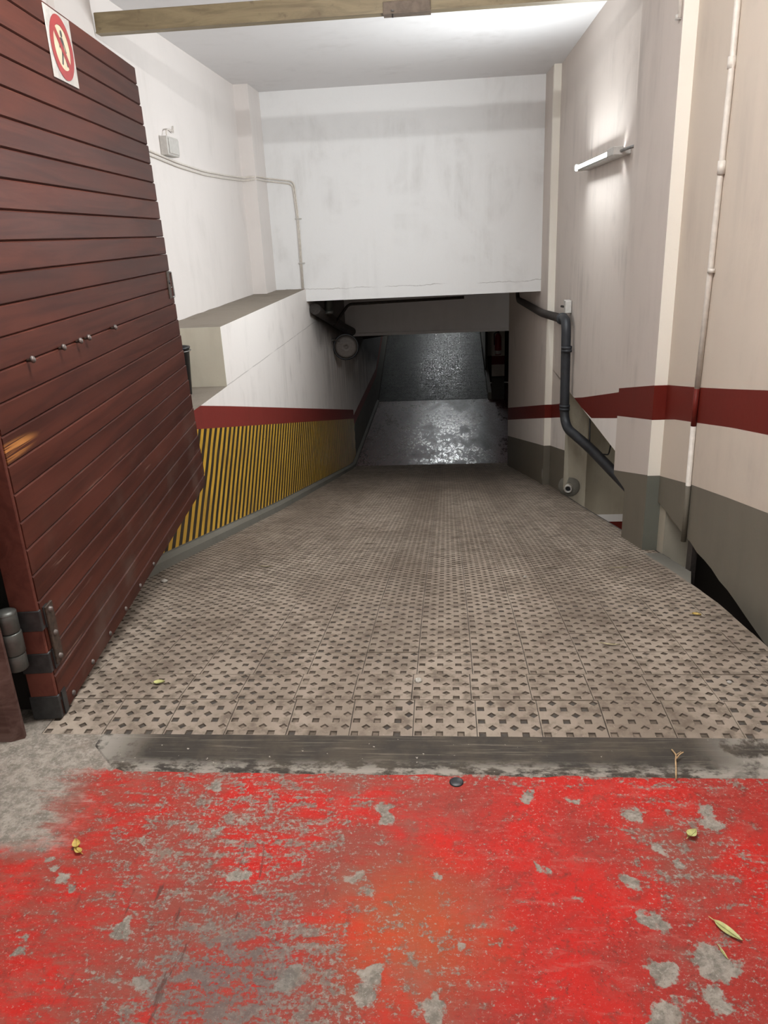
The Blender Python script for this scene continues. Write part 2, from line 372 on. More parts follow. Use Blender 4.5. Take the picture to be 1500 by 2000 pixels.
c = k.mix(k.math('MULTIPLY', ends, k.ramp(k.noise(k.P, 7, 5, 0.7), 0.42, 0.55)), c, (0.30, 0.275, 0.24))
c = k.mix(k.ramp(k.noise(k.P, 60, 2), 0.72, 0.77, 0, 0.7), c, (0.45, 0.41, 0.36))
k.bump(k.math('ADD', s1, s2), 0.3, 0.006)
M['strip'] = k.done(c, 0.75, 0, 0.2)

# ------------------------------------------------------------------ mesh helpers
ROOT = {}
class MB:
    def __init__(s):
        s.v = []; s.f = []; s.mi = []; s.mats = []; s.sm = []
    def m(s, mat):
        if mat not in s.mats:
            s.mats.append(mat)
        return s.mats.index(mat)
    def face(s, pts, mat, smooth=False):
        b = len(s.v)
        s.v += [tuple(p) for p in pts]
        s.f.append(tuple(range(b, b + len(pts)))); s.mi.append(s.m(mat)); s.sm.append(smooth)
    def box(s, a, b, mat, bev=0.0, skip=()):
        x0, y0, z0 = a; x1, y1, z1 = b
        if bev > 0:
            bm = bmesh.new()
            bmesh.ops.create_cube(bm, size=1)
            for v in bm.verts:
                v.co = Vector(((x0 + x1) / 2 + v.co.x * (x1 - x0), (y0 + y1) / 2 + v.co.y * (y1 - y0), (z0 + z1) / 2 + v.co.z * (z1 - z0)))
            bmesh.ops.bevel(bm, geom=bm.edges[:], offset=bev, segments=1, affect='EDGES')
            s.addbm(bm, mat)
            return
        P = [(x0, y0, z0), (x1, y0, z0), (x1, y1, z0), (x0, y1, z0), (x0, y0, z1), (x1, y0, z1), (x1, y1, z1), (x0, y1, z1)]
        F = {'-z': (3, 2, 1, 0), '+z': (4, 5, 6, 7), '-y': (0, 1, 5, 4), '+x': (1, 2, 6, 5), '+y': (2, 3, 7, 6), '-x': (3, 0, 4, 7)}
        b0 = len(s.v); s.v += P
        for kf, q in F.items():
            if kf in skip: continue
            s.f.append(tuple(b0 + i for i in q)); s.mi.append(s.m(mat)); s.sm.append(False)
    def addbm(s, bm, mat, smooth=False):
        bm.verts.index_update()
        b0 = len(s.v)
        s.v += [tuple(v.co) for v in bm.verts]
        for f in bm.faces:
            s.f.append(tuple(b0 + v.index for v in f.verts)); s.mi.append(s.m(mat)); s.sm.append(smooth)
        bm.free()
    def prism(s, poly, axis, a, b, mat, capmat=None):
        """poly in the two other axes (x:(y,z) y:(x,z) z:(x,y)), swept along axis from a to b"""
        def P(p, t):
            return {'x': (t, p[0], p[1]), 'y': (p[0], t, p[1]), 'z': (p[0], p[1], t)}[axis]
        n = len(poly)
        s.face([P(p, a) for p in reversed(poly)], capmat or mat)
        s.face([P(p, b) for p in poly], capmat or mat)
        for i in range(n):
            p, q = poly[i], poly[(i + 1) % n]
            s.face([P(p, a), P(q, a), P(q, b), P(p, b)], mat)
    def tube(s, path, r, mat, seg=14, caps=True):
        pts = [Vector(p) for p in path]
        rr = r if isinstance(r, (list, tuple)) else [r] * len(pts)
        b0 = len(s.v)
        up = None
        for i, p in enumerate(pts):
            t = (pts[min(i + 1, len(pts) - 1)] - pts[max(i - 1, 0)]).normalized()
            if up is None:
                up = t.orthogonal().normalized()
            up = (up - t * up.dot(t)).normalized()
            sd = t.cross(up)
            for j in range(seg):
                a = 2 * math.pi * j / seg
                s.v.append(tuple(p + (up * math.cos(a) + sd * math.sin(a)) * rr[i]))
        for i in range(len(pts) - 1):
            for j in range(seg):
                q = (b0 + i * seg + j, b0 + i * seg + (j + 1) % seg, b0 + (i + 1) * seg + (j + 1) % seg, b0 + (i + 1) * seg + j)
                s.f.append(q); s.mi.append(s.m(mat)); s.sm.append(True)
        if caps:
            for base, rev in ((b0, True), (b0 + (len(pts) - 1) * seg, False)):
                q = tuple(base + j for j in (range(seg - 1, -1, -1) if rev else range(seg)))
                s.f.append(q); s.mi.append(s.m(mat)); s.sm.append(False)
    def lathe(s, prof, c, axis, mat, seg=24):
        """prof: (r, h) along axis from c"""
        ax = Vector(axis).normalized(); u = ax.orthogonal().normalized(); w_ = ax.cross(u); c = Vector(c)
        b0 = len(s.v)
        for r, h in prof:
            for j in range(seg):
                a = 2 * math.pi * j / seg
                s.v.append(tuple(c + ax * h + (u * math.cos(a) + w_ * math.sin(a)) * r))
        for i in range(len(prof) - 1):
            for j in range(seg):
                s.f.append((b0 + i * seg + j, b0 + i * seg + (j + 1) % seg, b0 + (i + 1) * seg + (j + 1) % seg, b0 + (i + 1) * seg + j))
                s.mi.append(s.m(mat)); s.sm.append(True)
    def build(s, name, parent=None, kind=None, label=None, cat=None, group=None, world=True, fixn=True):
        vs = s.v
        root = parent
        while root is not None and root.parent is not None:
            root = root.parent
        if root is not None and world and root.name in ROOT:
            Mi = ROOT[root.name].inverted()
            vs = [tuple(Mi @ Vector(v)) for v in vs]
        me = bpy.data.meshes.new(name)
        me.from_pydata(vs, [], s.f)
        for mt in s.mats:
            me.materials.append(mt)
        me.polygons.foreach_set('material_index', s.mi)
        me.polygons.foreach_set('use_smooth', s.sm)
        me.update()
        if fixn and len(s.f) < 60000:
            bm = bmesh.new(); bm.from_mesh(me)
            bmesh.ops.remove_doubles(bm, verts=bm.verts, dist=1e-5)
            bmesh.ops.recalc_face_normals(bm, faces=bm.faces)
            bm.to_mesh(me); bm.free()
        ob = bpy.data.objects.new(name, me)
        COL.objects.link(ob)
        if parent is not None:
            ob.parent = parent
        tag(ob, label, cat, group, kind)
        return ob

def tag(o, label=None, cat=None, group=None, kind=None):
    if label: o['label'] = label
    if cat: o['category'] = cat
    if group: o['group'] = group
    if kind: o['kind'] = kind

def thing(name, label, cat, loc, rz=0.0, group=None, kind=None):
    o = bpy.data.objects.new(name, None)
    o.empty_display_size = 0.1
    COL.objects.link(o)
    o.location = loc; o.rotation_euler = (0, 0, rz)
    ROOT[o.name] = Matrix.Translation(loc) @ Matrix.Rotation(rz, 4, 'Z')
    tag(o, label, cat, group, kind)
    return o

def bend(pts, r, n=6):
    """round the corners of a polyline"""
    P = [Vector(p) for p in pts]
    out = [P[0]]
    for i in range(1, len(P) - 1):
        a, b, c = P[i - 1], P[i], P[i + 1]
        d1 = (a - b); d2 = (c - b)
        l = min(r, d1.length * 0.48, d2.length * 0.48)
        p, q = b + d1.normalized() * l, b + d2.normalized() * l
        for j in range(n + 1):
            t = j / n
            out.append((1 - t) ** 2 * p + 2 * t * (1 - t) * b + t * t * q)
    out.append(P[-1])
    return out

PROF = [(2.084, 0), (2.294, 0), (2.70, -0.055), (3.3, -0.150), (3.85, -0.275), (7.5, -1.175), (13.6, -2.60), (14.2, -2.72)]
LZ = -2.72
def interp(tab, y):
    if y <= tab[0][0]: return tab[0][1] + (y - tab[0][0]) * (tab[1][1] - tab[0][1]) / (tab[1][0] - tab[0][0])
    for (a, p), (b, q) in zip(tab, tab[1:]):
        if y <= b: return p + (q - p) * (y - a) / (b - a)
    (a, p), (b, q) = tab[-2:]
    return q + (q - p) / (b - a) * (y - b)
def zr(y):
    if y < 2.084: return 0.0
    if y > 20.1: return LZ + 0.25 * (y - 20.1)
    if y > 14.2: return LZ
    return interp(PROF, y)

# ------------------------------------------------------------------ large structure
XL, XR = -1.82, 1.345
# street paving
b = MB()
nx, ny = 60, 40
b.face([(-5, -5, 0), (5, -5, 0), (5, 2.085, 0), (-5, 2.085, 0)], M['street'])
b.face([(-2.4, 2.085, 0), (-1.389, 2.085, 0), (-1.389, 2.30, 0), (-2.4, 2.30, 0)], M['street'])
for y0, y1 in ((2.085, 2.30),):
    b.face([(-1.389, y0, 0), (-1.389, y1, 0), (-1.389, y1, -0.15), (-1.389, y0, -0.15)], M['street'])
fl = b.build('floor', kind='structure', label='street pavement of worn red paint flaking off grey concrete before the ramp')

# cement strip at the top of the ramp (ragged near edge)
b = MB()
xs = [-1.17 + i * 0.05 for i in range(0, 62)]
def rag(x, s):
    return 0.012 * mnoise.noise(Vector((x * 7, s, 0))) + 0.008 * mnoise.noise(Vector((x * 23, s, 3)))
top = [(x, 1.905 + rag(x, 1) + (0.12 * max(0, (-1.05 - x) / 0.12) if x < -1.05 else 0)) for x in xs]
for (x0, y0), (x1, y1) in zip(top, top[1:]):
    b.face([(x0, y0, 0.004), (x1, y1, 0.004), (x1, 2.083, 0.004), (x0, 2.083, 0.004)], M['strip'])
    b.face([(x0, y0 - 0.006, 0.0005), (x1, y1 - 0.006, 0.0005), (x1, y1, 0.004), (x0, y0, 0.004)], M['strip'])
b.build('trim_1', kind='structure', label='dark trowelled cement strip between the red pavement and the first ramp tiles')

# ramp slab
ramp_root = thing('floor_ramp', 'brown tiled car ramp descending from the street', None, (0, 2.084, 0), kind='structure')
b = MB()
ys = [2.084, 2.294, 2.5, 2.7, 3.0, 3.3, 3.6, 3.85, 4.02, 4.45, 5, 6, 7.5, 9, 10.5, 12, 13.6, 14.2]
def redge(y):
    if y < 4.0: return 1.256
    if y < 4.6: return 1.30
    if y < 8.6: return 1.365
    return 1.37
for y0, y1 in zip(ys, ys[1:]):
    xr = redge((y0 + y1) / 2)
    z0, z1 = zr(y0) - 0.005, zr(y1) - 0.005
    xl = -1.389 if y1 < 2.3 else XL - 0.05
    b.face([(xl, y0, z0), (xr, y0, z0), (xr, y1, z1), (xl, y1, z1)], M['grout'])
    b.face([(xr, y0, z0), (xr, y0, z0 - 0.25), (xr, y1, z1 - 0.25), (xr, y1, z1)], M['void'])
    if y0 == 4.02:
        b.face([(1.25, 3.70, zr(3.70) + 0.001), (1.352, 4.02, zr(4.02) + 0.001), (1.352, 4.62, zr(4.62) + 0.001), (1.25, 4.62, zr(4.62) + 0.001)], M['kerb'])
        b.face([(1.25, 3.70, zr(3.70) + 0.001), (1.25, 3.70, -0.6), (1.352, 4.02, -0.6), (1.352, 4.02, zr(4.02) + 0.001)], M['void'])
    b.face([(xl, y0, z0 - 0.25), (xl, y1, z1 - 0.25), (xr, y1, z1 - 0.25), (xr, y0, z0 - 0.25)], M['void'])
b.build('ramp_slab', ramp_root)

# tiles: one mesh of 6 x 6 cells, squares and lozenges pressed in turn
def tile_mesh(name, ncol, mat, pit, side, depth=0.0042):
    b = MB(); c = 0.035; S = 0.105; g = 0.0015
    def Z(i, n):
        return -S + i * c + (g if i == 0 else (-g if i == n else 0))
    for i in range(ncol):
        for j in range(6):
            x0, x1 = Z(i, 6), Z(i + 1, 6); y0, y1 = Z(j, 6), Z(j + 1, 6)
            if ncol < 6 and i == ncol - 1: x1 = -S + ncol * c - 0.02
            q = [(x0, y0, 0), (x1, y0, 0), (x1, y1, 0), (x0, y1, 0)]
            sq = (j % 2 == 0 and i % 2 == 0); lz = (j % 2 == 1 and i % 2 == 1)
            if not (sq or lz) or (ncol < 6 and i == ncol - 1):
                b.face(q, mat); continue
            cx, cy = -S + (i + .5) * c, -S + (j + .5) * c
            if sq:
                r = 0.0118
                h = [(cx - r, cy - r), (cx + r, cy - r), (cx + r, cy + r), (cx - r, cy + r)]
                H = [(x, y, 0) for x, y in h]
                for a_ in range(4):
                    b.face([q[a_], q[(a_ + 1) % 4], H[(a_ + 1) % 4], H[a_]], mat)
            else:
                r = 0.0155
                h = [(cx, cy - r), (cx + r, cy), (cx, cy + r), (cx - r, cy)]
                H = [(x, y, 0) for x, y in h]
                for a_ in range(4):
                    b.face([q[a_], q[(a_ + 1) % 4], H[a_]], mat)
                    b.face([q[(a_ + 1) % 4], H[(a_ + 1) % 4], H[a_]], mat)
            D = [(cx + (x - cx) * 0.74, cy + (y - cy) * 0.74, -depth) for x, y in h]
            for a_ in range(4):
                b.face([H[a_], H[(a_ + 1) % 4], D[(a_ + 1) % 4], D[a_]], side)
            b.face(D, pit)
    X0, X1, Y0, Y1 = -S + g, (S - g if ncol == 6 else -S + ncol * c - 0.02), -S + g, S - g
    L = [(X0, Y0), (X1, Y0), (X1, Y1), (X0, Y1)]
    for a_ in range(4):
        p, q = L[a_], L[(a_ + 1) % 4]
        b.face([(*p, 0), (*p, -0.012), (*q, -0.012), (*q, 0)], mat)
    return b
tb6 = tile_mesh('tile', 6, M['tile'], M['tile_pit'], M['tile_pit_shade'])
tb4 = tile_mesh('tile', 4, M['tile'], M['tile_pit'], M['tile_pit_shade'])
def mesh_of(b, name):
    me = bpy.data.meshes.new(name)
    me.from_pydata(b.v, [], b.f)
    for mt in b.mats: me.materials.append(mt)
    me.polygons.foreach_set('material_index', b.mi)
    me.update()
    return me
me6, me4 = mesh_of(tb6, 'tile'), mesh_of(tb4, 'tile_cut')
# rows walk down the profile by arc length
rows = []
y = 2.084
while y < 14.1:
    z = zr(y); ya = y
    lo, hi = y, y + 0.25
    for _ in range(40):
        mid = (lo + hi) / 2
        if math.hypot(mid - ya, zr(mid) - z) < 0.2105: lo = mid
        else: hi = mid
    yb = lo
    rows.append((ya, z, yb, zr(yb)))
    y = yb
stuff = MB()
for ri, (ya, za, yb, zb) in enumerate(rows):
    ang = math.atan2(zb - za, yb - ya)
    cy, cz = (ya + yb) / 2, (za + zb) / 2
    shift = 0.0 if ri != 1 else -0.012
    for kx in range(-9, 6):
        if ri == 0 and kx < -7: continue
        cx = 0.188 + 0.21 * kx + shift
        cut = (kx == 5 and cy < 4.5)
        jz = random.uniform(-0.0012, 0.0012)
        if ri < 20:
            o = bpy.data.objects.new('tile', me4 if cut else me6)
            COL.objects.link(o)
            o.parent = ramp_root
            o.location = (cx, cy - 2.084, cz + jz)
            o.rotation_euler = (ang + random.uniform(-0.006, 0.006), random.uniform(-0.005, 0.005), 0)
        else:
            src = tb6
            ca, sa = math.cos(ang), math.sin(ang)
            b0 = len(stuff.v)
            stuff.v += [(cx + x, cy + y_ * ca - z_ * sa, cz + y_ * sa + z_ * ca + jz) for x, y_, z_ in src.v]
            stuff.f += [tuple(b0 + i for i in f) for f in src.f]
            if not stuff.mats: stuff.mats = list(src.mats)
            stuff.mi += src.mi; stuff.sm += src.sm
stuff.build('tile_field', ramp_root, kind='stuff', label='smaller looking tiles far down the ramp', fixn=False)

# landing + rising ramp
b = MB()
b.face([(XL - .05, 14.19, LZ - 0.004), (4.0, 14.19, LZ - 0.004), (4.0, 24.0, LZ - 0.004), (XL - .05, 24.0, LZ - 0.004)], M['landing'])
b.build('floor_landing', kind='structure', label='wet worn concrete landing at the foot of the ramp')
up_root = thing('floor_rising_ramp', 'grey studded ramp rising beyond the wet landing', None, (0, 20.1, LZ), kind='structure')
b = MB()
z1 = LZ + 0.25 * 10.4
b.prism([(20.1, LZ - 0.01), (30.5, z1 - 0.01), (30.5, LZ - 0.3), (20.1, LZ - 0.3)], 'x', XL - 0.03, 1.10, M['grout'])
b.build('ramp_slab', up_root)
tf = tile_mesh('t', 6, M['tile_far'], M['tile_far_pit'], M['tile_far_pit'])
stuff = MB(); stuff.mats = list(tf.mats)
ang = math.atan(0.25); ca, sa = math.cos(ang), math.sin(ang)
for r_ in range(48):
    for kx in range(14):
        d = 0.105 + 0.2105 * r_
        cx = -1.79 + 0.105 + 0.2063 * kx; cy = 20.1 + d * ca; cz = LZ + d * sa + 0.002 + random.uniform(-.001, .001)
        b0 = len(stuff.v)
        stuff.v += [(cx + x * 0.982, cy + y_ * ca - z_ * sa, cz + y_ * sa + z_ * ca) for x, y_, z_ in tf.v]
        stuff.f += [tuple(b0 + i for i in f) for f in tf.f]
        stuff.mi += tf.mi; stuff.sm += tf.sm
stuff.build('tile_field', up_root, kind='stuff', fixn=False)
b = MB()
b.prism([(20.0, LZ), (20.0, LZ + 0.18), (30.5, LZ + 0.18 + 0.25 * 10.5), (30.5, LZ)], 'x', 1.10, 1.19, M['dado'])
b.build('kerb', up_root)

# left wall: lower body with painted bands, ledge, shelf, upper wall
def bands(b, x, ycols, lines, mats, zbot, ztop):
    """vertical face at x, split along y columns; lines = functions z(y) from the bottom up"""
    for y0, y1 in zip(ycols, ycols[1:]):
        lev0 = [zbot(y0)] + [f(y0) for f in lines] + [ztop(y0)]
        lev1 = [zbot(y1)] + [f(y1) for f in lines] + [ztop(y1)]
        for i in range(len(mats)):
            a0, a1 = lev0[i], lev0[i + 1]; c0, c1 = lev1[i], lev1[i + 1]
            a0, c0 = max(a0, lev0[0]), max(c0, lev1[0])
            a1, c1 = min(max(a1, a0), lev0[-1]), min(max(c1, c0), lev1[-1])
            a0, c0 = min(a0, a1), min(c0, c1)
            if a1 - a0 < 1e-5 and c1 - c0 < 1e-5: continue
            xx = x if not callable(x) else None
            X0 = x(y0) if callable(x) else x; X1 = x(y1) if callable(x) else x
            b.face([(X0, y0, a0), (X1, y1, c0), (X1, y1, c1), (X0, y0, a1)], mats[i])
def kerbline(y): return zr(y) + 0.085
def yel_top(y): return 0.225 - 0.2295 * (y - 5.45)
def red_top(y): return 0.405 - 0.2295 * (y - 5.45)
LTOP = {}
b = MB()
yc = [2.35, 3.0, 3.85, 4.5, 5.0, 5.5, 6.25, 7.5, 8.5, 9.5, 10.4]
yc2 = [10.4, 11, 12, 13.6, 14.2, 14.75]
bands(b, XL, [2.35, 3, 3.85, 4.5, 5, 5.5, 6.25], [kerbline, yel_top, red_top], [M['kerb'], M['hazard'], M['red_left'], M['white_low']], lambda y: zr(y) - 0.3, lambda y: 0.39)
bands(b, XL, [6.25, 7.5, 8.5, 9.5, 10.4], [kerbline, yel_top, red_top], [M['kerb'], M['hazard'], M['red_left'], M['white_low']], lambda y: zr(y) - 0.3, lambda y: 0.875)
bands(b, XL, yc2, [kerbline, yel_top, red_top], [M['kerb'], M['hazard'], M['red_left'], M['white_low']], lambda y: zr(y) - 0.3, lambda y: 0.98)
# beyond the hazard paint: level band over the landing, then rising
rb = [(14.75, -2.04), (20.1, -2.04), (30.5, -2.04 + 0.25 * 10.4)]
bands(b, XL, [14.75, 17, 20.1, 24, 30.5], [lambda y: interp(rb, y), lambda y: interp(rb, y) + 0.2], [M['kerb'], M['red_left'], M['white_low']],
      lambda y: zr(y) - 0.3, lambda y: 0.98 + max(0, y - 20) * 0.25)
# shelf and ledge tops, block face, back
b.face([(-2.38, 2.35, 0.39), (XL, 2.35, 0.39), (XL, 6.25, 0.39), (-2.38, 6.25, 0.39)], M['ledge'])
def rg(y): return 0.02 * mnoise.noise(Vector((y * 5, 0, 1)))
lx = [6.25 + i * 0.2 for i in range(0, 22)]
for y0, y1 in zip(lx, lx[1:]):
    b.face([(-2.38, y0, 0.875 + 0.35 * rg(y0)), (XL, y0, 0.875 + 0.2 * rg(y0 + 9)), (XL, y1, 0.875 + 0.2 * rg(y1 + 9)), (-2.38, y1, 0.875 + 0.35 * rg(y1))], M['ledge'])
b.face([(-2.38, 6.25, 0.39), (XL, 6.25, 0.39), (XL, 6.25, 0.875), (-2.38, 6.25, 0.875)], M['blockface'])
b.face([(-2.38, 2.35, 0.39), (-2.38, 2.35, -0.6), (XL, 2.35, -0.6), (XL, 2.35, 0.39)], M['void'])
# upper wall
for y0, y1, z0 in ((2.0, 6.25, 0.39), (6.25, 10.6, 0.86)):
    b.face([(-2.38, y0, z0), (-2.38, y1, z0), (-2.38, y1, 3.2), (-2.38, y0, 3.2)], M['white'])
b.build('wall_left', kind='structure', label='white left wall with a ledge above a red band and yellow and black stripes', fixn=False)

# kerb along the foot of the left wall
b = MB()
ky = [2.5, 3.3, 3.85, 5, 6, 7.5, 9, 10.5, 12, 13.6, 14.2, 17, 20.0]
for y0, y1 in zip(ky, ky[1:]):
    for (xa, ha), (xb, hb) in (((-1.765, -0.02), (-1.765, 0.055)), ((-1.765, 0.055), (XL + 0.005, 0.075))):
        b.face([(xa, y0, zr(y0) + ha), (xa, y1, zr(y1) + ha), (xb, y1, zr(y1) + hb), (xb, y0, zr(y0) + hb)], M['kerb'])
b.build('trim_2', kind='structure', label='low grey cement kerb along the foot of the striped left wall')

# left pilaster beside the lintel, and the one that carries the beam
b = MB()
b.box((-2.40, 9.80, 0.86), (-2.21, 10.45, 3.2), M['white'])
b.build('trim_3', kind='structure', label='white pilaster in the left corner beside the lintel wall')
b = MB()
b.box((-2.40, 5.30, 0.39), (-2.34, 5.86, 3.2), M['white'])
b.build('trim_4', kind='structure', label='shallow white pilaster on the left wall under the olive beam end')

# lintel wall
b = MB()
b.face([(-2.21, 10.39, 0.875), (XL, 10.39, 0.875), (XL, 10.39, 0.715), (1.255, 10.39, 0.725), (1.255, 10.39, 3.2), (-2.21, 10.39, 3.2)], M['lintel'])
b.face([(XL, 10.39, 0.715), (XL, 10.66, 0.715), (1.255, 10.66, 0.725), (1.255, 10.39, 0.725)], M['lintel'])
b.face([(XL, 10.66, 0.715), (XL, 10.66, 1.1), (1.255, 10.66, 1.1), (1.255, 10.66, 0.725)], M['lintel'])
b.build('wall_back', kind='structure', label='white lintel wall over the mouth of the ramp', fixn=False)

# ceiling
b = MB()
b.face([(-2.6, 1.9, 3.2), (-2.6, 10.7, 3.2), (1.7, 10.7, 3.2), (1.7, 1.9, 3.2)], M['ceil'])
b.face([(-2.0, 10.6, 0.97), (-2.0, 14.4, 0.97), (1.7, 14.4, 0.97), (1.7, 10.6, 0.97)], M['ceil'])
cz = [(14.4, 0.1), (20.5, 0.1), (31, 2.4)]
for (y0, z0), (y1, z1) in zip(cz, cz[1:]):
    b.face([(-2.0, y0, z0), (-2.0, y1, z1), (4.0, y1, z1), (4.0, y0, z0)], M['ceil'])
b.build('ceiling', kind='structure', label='white plaster ceiling of the entrance', fixn=False)

# facade over the gate and beside it
b = MB()
b.box((-6, 1.65, 3.2), (6, 1.9, 6.5), M['beige'])
b.box((-6, 2.14, 0), (-1.75, 2.34, 3.2), M['beige'])
b.box((1.345, 1.65, 0), (6, 1.9, 3.2), M['beige'])
b.build('wall_front', kind='structure', label='street facade around the garage gate')

# second beam, behind the lintel
b = MB()
b.box((-1.85, 14.3, -0.225), (1.24, 14.6, 1.0), M['beam_dark'])
b.box((-1.85, 14.25, -0.25), (1.24, 14.3, -0.20), M['beam_dark'])
b.build('trim_5', kind='structure', label='grey concrete beam crossing behind the lintel wall')
b = MB()
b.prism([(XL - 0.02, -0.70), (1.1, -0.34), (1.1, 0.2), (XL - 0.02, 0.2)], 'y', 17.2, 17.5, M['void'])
b.build('trim_6', kind='structure', label='dark skewed soffit edge beyond the grey beam')

# right wall --------------------------------------------------------------
st_top = [(1.9, 1.10), (3.29, 0.851), (3.69, 0.777), (4.19, 0.687), (4.75, 0.592), (5.6, 0.40), (6.1, 0.272), (8.1, -0.199), (8.75, -0.36)]
st_bot = [(1.9, 0.90), (3.23, 0.674), (3.64, 0.603), (4.19, 0.495), (4.52, 0.432), (4.75, 0.377), (5.6, 0.19), (6.08, 0.07), (7.07, -0.165), (8.75, -0.54)]
gr_top = [(1.9, 0.62), (3.13, 0.361), (3.6, 0.268), (4.18, 0.147), (4.75, 0.012), (5.6, -0.24), (8.6, -0.91)]
def Tt(y): return interp(st_top, y)
def Tb(y): return interp(st_bot, y)
def Gt(y): return interp(gr_top, y)
b = MB()
yy = [1.9 + 0.12 * i for i in range(0, 24)] + [4.75]
jag = {round(y_, 3): -0.19 + 0.03 * min(1, max(0, (y_ - 2.95) / 0.5)) + 0.016 * mnoise.noise(Vector((y_ * 9, 2, 0))) for y_ in yy}
bands(b, XR, yy, [Gt, Tb, Tt], [M['dado'], M['beige'], M['red'], M['beige']], lambda y: jag[round(y, 3)], lambda y: 3.2)
for y0, y1 in zip(yy, yy[1:]):     # broken plaster under-edge, wall thickness
    z0, z1 = jag[round(y0, 3)], jag[round(y1, 3)]
    b.face([(XR, y0, z0), (XR + 0.015, y0, z0 - 0.008), (XR + 0.015, y1, z1 - 0.008), (XR, y1, z1)], M['white'])
    b.face([(XR + 0.015, y0, z0 - 0.008), (XR + 0.25, y0, z0 - 0.008), (XR + 0.25, y1, z1 - 0.008), (XR + 0.015, y1, z1 - 0.008)], M['void'])
yy2 = [4.75, 5.6, 6.1, 6.6, 7.1, 7.6, 8.1, 8.6]
b.face([(XR, 8.6, -0.19), (XR, 9.85, -0.19), (XR, 9.85, 3.2), (XR, 8.6, 3.2)], M['mauve'])
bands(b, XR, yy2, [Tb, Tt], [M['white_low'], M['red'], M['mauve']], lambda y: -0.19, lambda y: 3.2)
for y0, y1 in zip(yy2, yy2[1:]):
    b.face([(XR, y0, -0.19), (XR + 0.25, y0, -0.19), (XR + 0.25, y1, -0.19), (XR, y1, -0.19)], M['concrete'])
# far stretch that reaches the ramp
fx = [(8.6, 1.338), (9.8, 1.335)]
def FX(y): return 1.338 if y < 9.8 else interp([(9.8, 1.335), (10.4, 1.25), (13.75, 1.115)], y)
ft = [(8.6, -0.33), (8.75, -0.39), (13.9, -1.588)]
fb = [(8.6, -0.52), (8.71, -0.542), (13.86, -1.80)]
fg = [(8.6, -0.905), (13.6, -2.038)]
L3 = [lambda y: interp(fg, y), lambda y: interp(fb, y), lambda y: interp(ft, y)]
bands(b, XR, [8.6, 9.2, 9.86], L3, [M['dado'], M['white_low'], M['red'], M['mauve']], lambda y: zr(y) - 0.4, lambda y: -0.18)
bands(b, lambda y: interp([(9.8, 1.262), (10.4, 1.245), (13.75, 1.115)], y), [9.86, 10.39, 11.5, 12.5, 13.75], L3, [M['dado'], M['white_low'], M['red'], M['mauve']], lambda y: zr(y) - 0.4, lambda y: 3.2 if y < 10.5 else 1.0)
b.face([(XR, 8.6, -1.75), (1.60, 8.6, -1.75), (1.60, 8.6, -0.19), (XR, 8.6, -0.19)], M['concrete'])
b.face([(1.115, 13.75, -2.9), (1.4, 13.75, -2.9), (1.4, 13.75, 1.0), (1.115, 13.75, 1.0)], M['wall_far'])
b.build('wall_right', kind='structure', label='right wall with a dark red band over a grey dado and an open gap below', fixn=False)
# right corner pilaster
b = MB()
b.box((1.262, 9.80, 0.6), (1.40, 9.87, 3.2), M['cream'])
bands(b, 1.262, [9.80, 9.87], L3, [M['dado'], M['cream'], M['red'], M['cream']], lambda y: zr(y) - 0.3, lambda y: 0.6)
f = [L3[0](9.8), L3[1](9.8), L3[2](9.8)]
for z0, z1, mt in ((zr(9.8) - 0.3, f[0], 'dado'), (f[0], f[1], 'cream'), (f[1], f[2], 'red'), (f[2], 0.6, 'cream')):
    b.face([(1.262, 9.80, z0), (1.345, 9.80, z0), (1.345, 9.80, z1), (1.262, 9.80, z1)], M[mt])
b.build('trim_7', kind='structure', label='narrow cream pilaster on the right wall beside the lintel', fixn=False)

# right pillar
b = MB()
PX, PF = 1.268, 4.75
yp = [PF, 5.0, 5.33, 5.7]
bands(b, PX, yp, [lambda y: interp([(4.75, 0.018), (5.75, -0.255)], y), lambda y: interp([(4.75, 0.377), (5.74, 0.172)], y), lambda y: interp([(4.75, 0.592), (5.73, 0.38)], y)],
      [M['dado'], M['mauve'], M['red'], M['mauve']], lambda y: -0.27, lambda y: 3.2)
bands(b, PX, [PF, 5.33], [], [M['dado']], lambda y: zr(y) - 0.3, lambda y: -0.27)
for z0, z1, mt in ((-0.9, 0.014, 'dado_green'), (0.014, 0.376, 'cream'), (0.376, 0.591, 'red'), (0.591, 3.2, 'cream')):
    b.face([(PX, PF, z0), (1.375, PF, z0), (1.375, PF, z1), (PX, PF, z1)], M[mt])
b.face([(1.375, PF, -0.9), (1.375, 5.33, -0.9), (1.375, 5.33, -0.19), (1.375, PF, -0.19)], M['dado'])
b.face([(PX, 5.7, -0.27), (1.40, 5.7, -0.27), (1.40, 5.7, 3.2), (PX, 5.7, 3.2)], M['mauve'])
b.face([(PX, 5.33, -1.2), (1.40, 5.33, -1.2), (1.40, 5.33, -0.27), (PX, 5.33, -0.27)], M['dado'])
b.face([(PX, 5.33, -0.27), (1.40, 5.33, -0.27), (1.40, 5.7, -0.27), (PX, 5.7, -0.27)], M['dado'])
b.build('trim_8', kind='structure', label='square pillar on the right with a cream street face above greenish grey', fixn=False)

